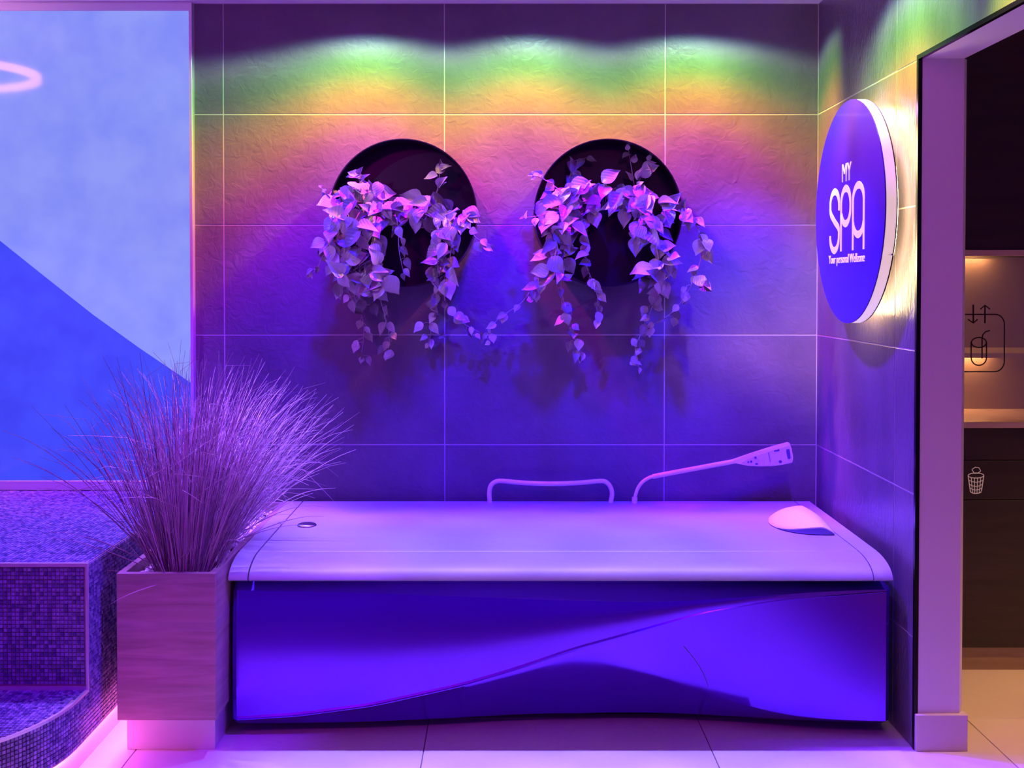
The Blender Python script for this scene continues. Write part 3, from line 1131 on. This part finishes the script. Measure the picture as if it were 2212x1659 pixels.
def panel_profile(X):
    zc_ = smoothed(CZ, X)
    zr = min(smoothed(RZ, X, .035 + .11 * sstep(.32, .5, X)), zc_)
    u = (X - BX0) / (BX1 - BX0)
    ZT, ZB = .492, .032
    zt2 = .470 - .034 * sstep(0, .65, u)
    zt2 = max(zt2 + .04 * sstep(.6, 1, u), zc_ + .004)
    zt2 = min(zt2, ZT - .006)
    bev = .035 + .055 * sstep(.3, 1, u)
    tilt = .16 * sstep(.40, .55, u) * (1 - sstep(.60, 1.0, u))     # lobe under the crease faces slightly down in the middle
    under = .028 + .085 * exp(-((u - .52) / .24) ** 2)
    lean = .012 * (1 - sstep(.2, .8, u))         # upper field leans back a little towards its top
    pts = []
    for k in range(5):
        t = k / 4
        pts.append((BYF + bev * (1 - t) ** 1.0 + lean, ZT + (zt2 - ZT) * t))
    for k in range(1, 9):
        t = k / 8
        bul = .010 * sin(pi * t) * (1 - sstep(.3, .9, u))
        pts.append((BYF + lean * (1 - t) - bul, zt2 + (zc_ + .008 * (1 - sstep(.6, .9, u)) - zt2) * t))
    lipk = 1 - sstep(.55, .85, u)
    pts.append((BYF - .0045 * lipk, zc_ + .002))
    pts.append((BYF - .0030 * lipk, zc_ - .0015))
    pts.append((BYF + .0035, zc_ - .0035))
    span = max(zc_ - zr, .0)
    for k in range(1, 9):
        t = k / 8
        zz = zc_ - .004 - (span - .0) * t if span > .004 else zc_ - .004 - .0004 * k
        off = .004 + tilt * span * t
        if span <= .004:
            off = .004
        pts.append((BYF + off, zz))
    z0 = pts[-1][1]
    off0 = pts[-1][0]
    for k in range(1, 11):
        t = k / 10
        pts.append((off0 + under * (t ** .75 if u < .35 else t ** 1.15), z0 + (ZB - z0) * t))
    pts.append((3.70, ZB))
    pts.append((3.70, ZT))
    return pts


fp = MB()
NXP = 150
P0 = None
for i in range(NXP + 1):
    X = BX0 + (BX1 - BX0) * i / NXP
    pr = panel_profile(X)
    ed = 0
    dxe = min(X - BX0, BX1 - X)
    ed = .012 * max(0, 1 - dxe / .014) ** 2       # rounded ends
    fp.v += [(X, min(y + ed, 3.70), z) for (y, z) in pr]
    P0 = len(pr)
for i in range(NXP):
    for j in range(P0):
        k = (j + 1) % P0
        fp.f.append((i * P0 + j, i * P0 + k, (i + 1) * P0 + k, (i + 1) * P0 + j))
fp.f.append(tuple(range(P0)))
fp.f.append(tuple(NXP * P0 + j for j in range(P0))[::-1])
fpo = fp.build('front_panel', M['bed_panel'], bed, smooth=28)
# fine curved joint in the right lobe
sm = []
for (px, py) in ((1478, 1398), (1505, 1432), (1524, 1465), (1534, 1495), (1537, 1528)):
    p = at(px, py, BYF + .004)
    zz = p.z
    pr = panel_profile(p.x)
    best = min(pr[5:-2], key=lambda q: abs(q[1] - zz))
    sm.append((p.x, best[0] - .0002, zz))
MB().tube(smooth_path(sm, 4), .0011, 5).build('panel_joint', M['bed_hinge'], bed)

# round metal button
bc_ = at(663, 1137, 4.05)
bu = MB()
vs, fs = [], []
prf = [(.036, 0), (.036, .004), (.033, .008), (.024, .011), (.012, .0125), (.003, .013)]
nb_ = 28
for (r, h) in prf:
    for i in range(nb_):
        a = 2 * pi * i / nb_
        vs.append((bc_.x + r * cos(a), 4.05 + r * sin(a), .5715 + h))
for j in range(len(prf) - 1):
    for i in range(nb_):
        fs.append((j * nb_ + i, j * nb_ + (i + 1) % nb_, (j + 1) * nb_ + (i + 1) % nb_, (j + 1) * nb_ + i))
fs.append(tuple((len(prf) - 1) * nb_ + i for i in range(nb_)))
tag(bu.add(vs, fs).build('button', M['steel'], bed, smooth=50), 'round domed metal button')

# handrail behind the bed
HY = 4.47
hp = [at(1058, 1110, HY), at(1058, 1087, HY), at(1057, 1066, HY), at(1060, 1050, HY), at(1070, 1041, HY), at(1085, 1039, HY), at(1130, 1043, HY - .02), at(1190, 1045, HY - .03), at(1250, 1043, HY - .02),
      at(1296, 1039, HY), at(1310, 1042, HY), at(1319, 1053, HY), at(1322, 1068, HY), at(1319, 1087, HY), at(1319, 1110, HY)]
hr = MB().tube(smooth_path(hp, 6), .0095, 12).build('handrail', M['white_tube'], bed, smooth='all')
tag(hr, 'white curved grab rail behind the mattress')
# control arm
AY = 4.46
ap = [at(1371, 1110, AY), at(1371, 1086, AY), at(1372, 1074, AY), at(1377, 1057, AY), at(1387, 1042, AY), at(1402, 1032, AY), at(1412, 1029, AY)]
arm = MB().tube(smooth_path(ap, 6), .0072, 10).tube(smooth_path([at(1410, 1029.5, AY), at(1470, 1018, AY), at(1540, 1005, AY), at(1585, 996.5, AY), at(1604, 991, AY)], 4), .0098, 12)
arm.tube([at(1371, 1112, AY), at(1371, 1074, AY)], .0115, 12)
armo = arm.build('control_arm', M['white_tube'], bed, smooth=40)
tag(armo, 'white bent arm carrying a control panel')
HF = AY - .016
hd2 = [(1586, 994), (1600, 989), (1620, 982), (1645, 974), (1670, 966), (1704, 957), (1706, 957.5), (1710, 970), (1713, 985), (1713, 993), (1711, 999.5), (1690, 1004), (1665, 1007), (1640, 1007.5), (1615, 1006), (1600, 1003), (1586, 1000)]
hd = [(at(x, y, HF).x, at(x, y, HF).z) for x, y in hd2]
head = MB().prism(hd, HF, AY + .012, lambda u, v, a: (u, a, v)).build('control_head', M['white_tube'], bed, smooth=30)
tag(head, 'white paddle-shaped control panel')
fc2 = [(1600, 1000.5), (1615, 991), (1640, 982), (1670, 972.5), (1705, 962.5), (1709, 973), (1711.5, 986), (1711, 996), (1709, 999), (1690, 1002.5), (1665, 1005.5), (1640, 1006), (1615, 1004.5)]
fc = [(at(x, y, HF).x, at(x, y, HF).z) for x, y in fc2]
MB().prism(fc, HF - .0015, HF, lambda u, v, a: (u, a, v)).build('face_plate', M['remote_face'], head)
k7 = 2212 / 180


def z7(x, y):
    p = at(1560 + x / k7, 940 + y / k7, HF)
    return (p.x, p.z)


RF = lambda u, v, d: (u, HF - .0015 - d, v)


def mark(name, poly, material):
    MB().prism([z7(*p) for p in poly], 0, .0012, lambda u, v, a: RF(u, v, a)).build(name, material, head)


mark('display', [(1700, 375), (1780, 370), (1800, 470), (1815, 600), (1800, 630), (1745, 632), (1722, 560), (1695, 420)], M['remote_mark'])
for (cx, cy, rx, ry) in ((690, 715, 26, 26), (768, 702, 32, 34), (880, 596, 34, 32), (910, 762, 40, 26), (1540, 702, 46, 38), (1492, 398, 26, 28)):
    mark('button', [(cx + rx * cos(a * .52), cy + ry * sin(a * .52)) for a in range(12)], M['remote_mark'])
mark('button', [(1370, 405), (1470, 385), (1480, 425), (1375, 440)], M['remote_mark'])
lnm = MB()
ribbon(lnm, [z7(*p) for p in ((1100, 600), (1140, 640), (1110, 690), (1105, 780))], .0009, RF, .0006)
ribbon(lnm, [z7(*p) for p in ((930, 620), (965, 670), (960, 715))], .0009, RF, .0006)
ribbon(lnm, [z7(*p) for p in ((1460, 750), (1415, 735), (1410, 705))], .0012, RF, .0006)
lnm.build('printed_line', M['remote_line'], head)
wc = z7(1272, 590)
text_mesh('printed_word', 'wellsystem', Matrix.Translation((wc[0] - .003, HF - .0016, wc[1])) @ Matrix.Rotation(radians(90), 4, 'X') @ Matrix.Rotation(radians(-79), 4, 'Z') @ Matrix.Translation((0, -.002, 0)), .0088, M['remote_mark'], head, extrude=.0004)

# headrest wedge lying on the bed
HZ = .5748
hq = thing('headrest', (at(1740, 1130, 4.02).x, 4.02, HZ), 'white wedge headrest with violet side lying on the massage bed', 'headrest')
hx, hy = hq.location.x, 4.02



# plan outline: straight right edge along the seam, rounded nose to the left; with the height of the shell's edge
HB = [(1.166, 3.896, .005), (1.150, 3.893, .016), (1.125, 3.893, .027), (1.095, 3.897, .026), (1.060, 3.908, .021), (1.030, 3.930, .015), (1.003, 3.965, .009),
      (.985, 4.010, .005), (.978, 4.065, .004), (.985, 4.120, .005), (1.005, 4.175, .008), (1.040, 4.225, .011), (1.085, 4.265, .013), (1.130, 4.290, .014), (1.166, 4.300, .014),
      (1.170, 4.240, .018), (1.171, 4.150, .022), (1.171, 4.060, .020), (1.170, 3.980, .013)]
hb = smooth_path([Vector(p) for p in HB + HB[:1]], 3)[:-1]
hc = Vector((1.085, 4.085, .052))
nb2, nr2 = len(hb), 9
vs, fs = [], []
for k in range(1, nr2 + 1):
    r = k / nr2
    for p in hb:
        z = p.z + (hc.z - p.z) * (1 - r ** 2.2)
        vs.append((hc.x + (p.x - hc.x) * r, hc.y + (p.y - hc.y) * r, HZ + z))
top_c = len(vs)
vs.append((hc.x, hc.y, HZ + hc.z))
for k in range(nr2 - 1):
    for i in range(nb2):
        j = (i + 1) % nb2
        fs.append((k * nb2 + i, k * nb2 + j, (k + 1) * nb2 + j, (k + 1) * nb2 + i))
for i in range(nb2):
    fs.append((top_c, i, (i + 1) % nb2))
k0 = len(vs)
for p in hb:
    vs.append((p.x, p.y, HZ + max(p.z - .004, .001)))
for i in range(nb2):
    j = (i + 1) % nb2
    fs.append(((nr2 - 1) * nb2 + i, (nr2 - 1) * nb2 + j, k0 + j, k0 + i))
MB().add(vs, fs).build('top_shell', M['headrest'], hq, smooth=60)
vs2 = []
for p in hb:
    q = (hc.x + (p.x - hc.x) * .985, hc.y + (p.y - hc.y) * .985)
    vs2.append((q[0], q[1], HZ))
    vs2.append((q[0], q[1], HZ + max(p.z - .002, .0015)))
MB().add(vs2, [(2 * i, 2 * ((i + 1) % nb2), 2 * ((i + 1) % nb2) + 1, 2 * i + 1) for i in range(nb2)] + [tuple(2 * i for i in range(nb2))]).build('side_band', M['headrest_side'], hq)

# ------------------------------------------------------------------ round halo sign on the right wall
SX, SYc, SZc, SR = 1.19, 3.856, 1.706, .385
sign = thing('round_sign', (1.24, SYc, SZc), 'round violet halo-lit wall sign reading MY SPA Your personal Wellzone', 'sign')


def disc(x0, x1, r, n=72, r_in=None):
    mb = MB()
    ring_ = [(cos(2 * pi * i / n), sin(2 * pi * i / n)) for i in range(n)]
    if r_in is None:
        mb.prism([(SYc + r * c, SZc + r * s) for c, s in ring_], x0, x1, lambda u, v, a: (a, u, v))
    else:
        vs, fs = [], []
        for c, s in ring_:
            for (q, x) in ((r, x0), (r, x1), (r_in, x1), (r_in, x0)):
                vs.append((x, SYc + q * c, SZc + q * s))
        for i in range(n):
            for j in range(4):
                fs.append((4 * i + j, 4 * i + (j + 1) % 4, 4 * ((i + 1) % n) + (j + 1) % 4, 4 * ((i + 1) % n) + j))
        mb.add(vs, fs)
    return mb


disc(SX, SX + .004, SR).build('face', M['sign_face'], sign, smooth=40)
disc(SX + .004, SX + .036, SR - .001, r_in=SR - .02).build('side_band', M['sign_side'], sign, smooth=40)
disc(SX + .036, SX + .040, SR - .001).build('back_plate', M['bed_dark'], sign, smooth=40)
disc(SX + .040, SX + .052, SR - .032, r_in=SR - .062).build('halo_led', M['halo_led'], sign, smooth=40)
disc(SX + .040, WALL_X, .12).build('mount', M['white_paint'], sign, smooth=40)
# lettering: u runs towards the camera (-Y), v up
LF = lambda u, v, d: (SX - .0002 - d, u, v)
UY = lambda x: 2400 * SX / (x - 1088)        # depth on the sign plane
YL = UY(1791)
SW = (UY(1791) - UY(1867))
ZB_, ZT_ = 1.572, 1.795


def L2(u, v):
    return (YL - u * SW, ZB_ + v * (ZT_ - ZB_))


def wts(pts, lo=.015, hi=.026):
    """thin uprights, heavier bowls, as in the drawn letters"""
    out = []
    for i in range(len(pts)):
        a, b = pts[max(i - 1, 0)], pts[min(i + 1, len(pts) - 1)]
        dx, dy = abs(b[0] - a[0]) * SW, abs(b[1] - a[1]) * (ZT_ - ZB_)
        t = dx / (dx + dy + 1e-9)
        out.append(lo + (hi - lo) * t)
    return out


S_ = [(.290, .655), (.293, .70)] + arc2(.160, .74, .133, .23, 0, 180, 20)[1:] + arc2(.185, .70, .158, .17, 180, 232, 7)[1:] + [(.135, .515), (.175, .475)] + arc2(.125, .31, .166, .15, 45, 0, 7) + arc2(.158, .25, .133, .225, 0, -180, 20)[1:]
S_[-1] = (.027, .27)
P_ = [(.355, 0.0), (.355, .35), (.355, .72)] + arc2(.487, .72, .132, .255, 180, 0, 20)[1:] + [(.618, .66)] + arc2(.487, .66, .131, .235, 0, -160, 18)[1:]
A_ = [(.690, 0.0), (.690, .35), (.690, .74)] + arc2(.834, .74, .144, .235, 180, 0, 20)[1:] + [(.978, .35), (.978, 0.0)]
B_ = arc2(.834, .44, .140, .21, 185, 355, 18)
let = MB()
ribbon(let, [L2(*p) for p in S_], wts(S_), LF, .0012)
tag(let.build('letter', M['sign_letter'], sign), 'letter S')
let = MB()
ribbon(let, [L2(*p) for p in P_], wts(P_), LF, .0012)
tag(let.build('letter', M['sign_letter'], sign), 'letter P')
let = MB()
ribbon(let, [L2(*p) for p in A_], wts(A_), LF, .0012)
ribbon(let, [L2(*p) for p in B_], wts(B_), LF, .0011)
tag(let.build('letter', M['sign_letter'], sign), 'letter A')
TM = lambda y, z: Matrix(((0, 0, -1, SX - .0005), (-1, 0, 0, y), (0, 1, 0, z), (0, 0, 0, 1)))
text_mesh('letters', 'MY', TM((UY(1815) + UY(1840)) / 2, 1.812), .098, M['sign_letter'], sign, sx=.80, bold=-.0022)
text_mesh('letters', 'Your personal Wellzone', TM((UY(1791) + UY(1867)) / 2, 1.531), .044, M['sign_letter'], sign, sx=.92, bold=-.0004)
MB().box((SX + .020, SYc - SR - .001, SZc - .16), (SX + .024, SYc - SR + .03, SZc - .155)).build('screw', M['steel'], sign)


# ------------------------------------------------------------------ round plant trays and trailing plants
TD = .16


def tray(px, py, label):
    c = at(px, py, WALL_Y - TD)
    r = 160 * (WALL_Y - TD) / _f
    t = thing('round_plant_tray', (c.x, WALL_Y, c.z - r), label, 'plant tray', 'black round plant trays')
    n = 72
    vs, fs = [], []
    for i in range(n):
        a = 2 * pi * i / n
        for (q, y) in ((r, WALL_Y - .001), (r, WALL_Y - TD), (r - .004, WALL_Y - TD), (r - .004, WALL_Y - .012)):
            vs.append((c.x + q * cos(a), y, c.z + q * sin(a)))
    for i in range(n):
        for j in range(3):
            fs.append((4 * i + j, 4 * i + j + 1, 4 * ((i + 1) % n) + j + 1, 4 * ((i + 1) % n) + j))
    MB().add(vs, fs).build('rim', M['tray'], t, smooth=40)
    MB().prism([(c.x + (r - .003) * cos(2 * pi * i / n), c.z + (r - .003) * sin(2 * pi * i / n)) for i in range(n)], WALL_Y - .012, WALL_Y - .002, lambda u, v, a: (u, a, v)).build('back_plate', M['tray'], t)
    # low planting trough across the tray
    zz = c.z - .02
    hw = sqrt(max((r - .006) ** 2 - .02 ** 2, 0)) * .97
    return t, c, r, zz


TL, cL, rL, zL = tray(870, 460, 'black round wall tray left of the other, behind the trailing plant')
TR, cR, rR, zR = tray(1314, 460, 'black round wall tray nearer the sign, behind the arching trailing plant')


# leaf: ovate, folded along the midrib, tip drooping
def leaf_mesh(name, wd, fold, droop, curl):
    nl, nw = 7, 2
    vs, fs = [], []
    wprof = [.10, .62, .94, 1.0, .86, .58, .26, .02]
    for i in range(nl + 1):
        t = i / nl
        for j in range(-nw, nw + 1):
            s = j / nw
            x = s * wd / 2 * wprof[i]
            y = t - (.10 * abs(s) * (1 - t) if i else .06 * abs(s))
            z = abs(s) ** 1.3 * fold * wprof[i] * .5 - droop * t * t + curl * sin(t * 5 + s * 2) * .04
            vs.append((x, y, z))
    m = 2 * nw + 1
    for i in range(nl):
        for j in range(2 * nw):
            a = i * m + j
            fs.append((a, a + 1, a + m + 1, a + m))
    me = bpy.data.meshes.new(name)
    me.from_pydata(vs, [], fs)
    me.materials.append(M['leaf'])
    me.polygons.foreach_set('use_smooth', [True] * len(me.polygons))
    me.update()
    return me


LEAVES = [leaf_mesh('leaf', .80, .28, .22, 1), leaf_mesh('leaf', .70, .40, .35, -1), leaf_mesh('leaf', .88, .18, .12, 1), leaf_mesh('leaf', .64, .55, .20, -1)]


def plant(loc, label, vines, clusters, seed, cap=298):
    R = random.Random(seed)
    t = thing('trailing_plant', loc, label, 'plant', 'trailing plants in the round trays')
    st_mb = MB()
    cnt = 0

    def leaf(p, size, up=None, spread=1.0):
        nonlocal cnt
        if cnt >= cap:
            return
        # tip direction: mostly down and sideways; face towards the room
        d = Vector((R.gauss(0, .75) * spread, R.uniform(-.7, .15), R.gauss(-.40, .6)))
        if up:
            d = Vector(up) + d * .45
        d.normalize()
        nrm = Vector((R.gauss(-.15, .45), -1.0, R.gauss(.55, .5)))
        nrm = (nrm - d * nrm.dot(d)).normalized()
        xax = d.cross(nrm).normalized()
        o = bpy.data.objects.new('leaf', LEAVES[R.randrange(4)])
        col.objects.link(o)
        mat3 = Matrix((xax, d, nrm)).transposed().to_4x4()
        q = p + Vector((R.gauss(0, .004), R.gauss(-.004, .004), R.gauss(0, .004)))
        q.y = min(q.y, WALL_Y - .035)
        if (q + d * size).y > WALL_Y - .012:
            d.y = 0
        o.parent = t
        size *= 1.1
        o.matrix_local = Matrix.Translation(q - Vector(t.location)) @ mat3 @ Matrix.Diagonal((size, size, size, 1))
        cnt += 1
        # petiole
        st_mb.tube([p + Vector((0, .004, 0)), q], .0009, 4, False)

    for (path, n, s0, s1, jitter) in vines:
        pts = smooth_path([at(x, y, Y) for x, y, Y in path], 7)
        st_mb.tube(pts, [.0024 - .0012 * i / (len(pts) - 1) for i in range(len(pts))], 5)
        for i in range(n):
            u = (i + R.uniform(.1, .9)) / n
            k = u * (len(pts) - 1)
            a = int(k)
            p = pts[a].lerp(pts[min(a + 1, len(pts) - 1)], k - a)
            size = (s0 + (s1 - s0) * u) * R.uniform(.75, 1.35)
            p2 = p + Vector((R.gauss(0, jitter), R.gauss(0, jitter * .7), R.gauss(0, jitter)))
            st_mb.tube([p, p.lerp(p2, .6) + Vector((0, 0, .004)), p2], .0009, 4, False)
            tang = (pts[min(a + 1, len(pts) - 1)] - pts[a]).normalized()
            leaf(p2, size, up=tang * .35)
        leaf(pts[-1], s1 * .8, up=(pts[-1] - pts[-2]).normalized())
    for (px, py, Y, rx, ry, n, s) in clusters:
        for i in range(n):
            a = R.uniform(0, 2 * pi)
            q = sqrt(R.random())
            c = at(px + rx * q * cos(a), py + ry * q * sin(a), Y + R.uniform(-.05, .06))
            leaf(c, s * R.uniform(.8, 1.4), spread=1.3)
            root = at(px + rx * .3 * q * cos(a), py + ry * .3 + 12, WALL_Y - .06)
            if i % 2 == 0:
                st_mb.tube([root, root.lerp(c, .6) + Vector((0, -.01, .015)), c], .0012, 4, False)
    st_mb.build('stems', M['leaf_stem'], t, smooth='all')
    return t


vL = [
    ([(800, 430, 4.44), (770, 470, 4.34), (745, 540, 4.32), (760, 620, 4.40), (785, 700, 4.47), (780, 775, 4.49)], 26, .062, .034, .016),
    ([(780, 420, 4.44), (730, 450, 4.34), (712, 520, 4.32), (740, 600, 4.36), (765, 660, 4.45)], 26, .062, .045, .016),
    ([(820, 430, 4.44), (810, 490, 4.33), (800, 560, 4.34), (820, 640, 4.42), (840, 720, 4.47), (838, 765, 4.49)], 26, .064, .036, .016),
    ([(850, 440, 4.44), (860, 490, 4.36), (862, 540, 4.36), (872, 590, 4.38)], 9, .055, .035, .010),
    ([(735, 470, 4.38), (705, 520, 4.34), (690, 570, 4.36), (668, 598, 4.38)], 8, .042, .026, .008),
    ([(735, 450, 4.38), (710, 430, 4.36), (697, 408, 4.38)], 5, .040, .026, .006),
    ([(930, 440, 4.44), (945, 490, 4.34), (955, 550, 4.36), (950, 620, 4.42), (935, 690, 4.48), (925, 755, 4.50)], 30, .062, .032, .014),
    ([(950, 440, 4.44), (975, 500, 4.34), (970, 570, 4.38), (960, 640, 4.44), (990, 690, 4.48), (1040, 720, 4.49)], 20, .058, .030, .013),
    ([(985, 470, 4.40), (1012, 490, 4.36), (1030, 515, 4.36), (1062, 530, 4.38)], 6, .050, .028, .008),
    ([(940, 430, 4.44), (948, 395, 4.42), (950, 362, 4.43)], 6, .048, .040, .006),
    ([(790, 420, 4.44), (785, 395, 4.40), (770, 376, 4.40)], 7, .046, .036, .010),
]
kL = [(790, 430, 4.40, 62, 40, 22, .064), (850, 455, 4.40, 50, 28, 14, .062), (940, 450, 4.40, 50, 32, 18, .062), (985, 475, 4.38, 30, 28, 9, .056), (890, 455, 4.41, 40, 18, 9, .05), (760, 520, 4.34, 50, 60, 16, .062), (785, 590, 4.34, 55, 50, 22, .060), (955, 560, 4.35, 25, 50, 8, .058)]
plant((cL.x, WALL_Y - .02, zL), 'trailing ivy-like plant in the left round tray, hanging in two tails', vL, kL, 21)

vR = [
    ([(1260, 430, 4.44), (1215, 460, 4.35), (1195, 520, 4.32), (1190, 570, 4.33), (1160, 610, 4.36), (1125, 655, 4.42), (1075, 690, 4.47), (1045, 735, 4.48)], 34, .062, .026, .011),
    ([(1240, 440, 4.44), (1200, 490, 4.36), (1210, 560, 4.36), (1215, 640, 4.43), (1235, 710, 4.47), (1252, 770, 4.49)], 26, .060, .032, .013),
    ([(1265, 450, 4.42), (1268, 520, 4.38), (1266, 570, 4.37), (1285, 620, 4.40), (1292, 655, 4.42), (1286, 690, 4.43)], 15, .046, .032, .009),
    ([(1380, 440, 4.44), (1400, 480, 4.35), (1420, 540, 4.32), (1425, 600, 4.36), (1410, 660, 4.42), (1385, 720, 4.46), (1372, 755, 4.48), (1380, 795, 4.48)], 32, .066, .030, .013),
    ([(1430, 460, 4.42), (1475, 455, 4.36), (1500, 480, 4.34), (1518, 530, 4.34), (1505, 590, 4.37), (1480, 640, 4.40), (1445, 680, 4.44), (1400, 705, 4.46)], 26, .056, .030, .011),
    ([(1500, 590, 4.37), (1510, 610, 4.36), (1520, 615, 4.34)], 2, .050, .055, .004),
    ([(1230, 430, 4.42), (1195, 400, 4.38), (1170, 385, 4.36), (1150, 380, 4.36)], 8, .036, .026, .007),
    ([(1220, 450, 4.42), (1170, 465, 4.36), (1135, 470, 4.35)], 6, .036, .026, .007),
    ([(1370, 420, 4.44), (1385, 380, 4.42), (1400, 345, 4.43)], 7, .048, .036, .008),
    ([(1250, 420, 4.45), (1240, 380, 4.45), (1235, 352, 4.46), (1268, 340, 4.46)], 5, .045, .045, .006),
    ([(1370, 400, 4.45), (1362, 350, 4.45), (1358, 325, 4.45)], 3, .036, .03, .004),
]
kR = [(1230, 430, 4.40, 60, 32, 20, .062), (1300, 425, 4.40, 55, 40, 24, .062), (1370, 430, 4.40, 55, 36, 20, .062), (1430, 465, 4.38, 34, 28, 10, .056), (1215, 480, 4.36, 34, 34, 12, .070), (1390, 490, 4.38, 40, 34, 12, .06), (1425, 575, 4.34, 26, 45, 12, .064), (1190, 570, 4.34, 24, 40, 12, .060)]
plant((cR.x, WALL_Y - .02, zR), 'trailing ivy-like plant in the right round tray, arching out on both sides', vR, kR, 33)
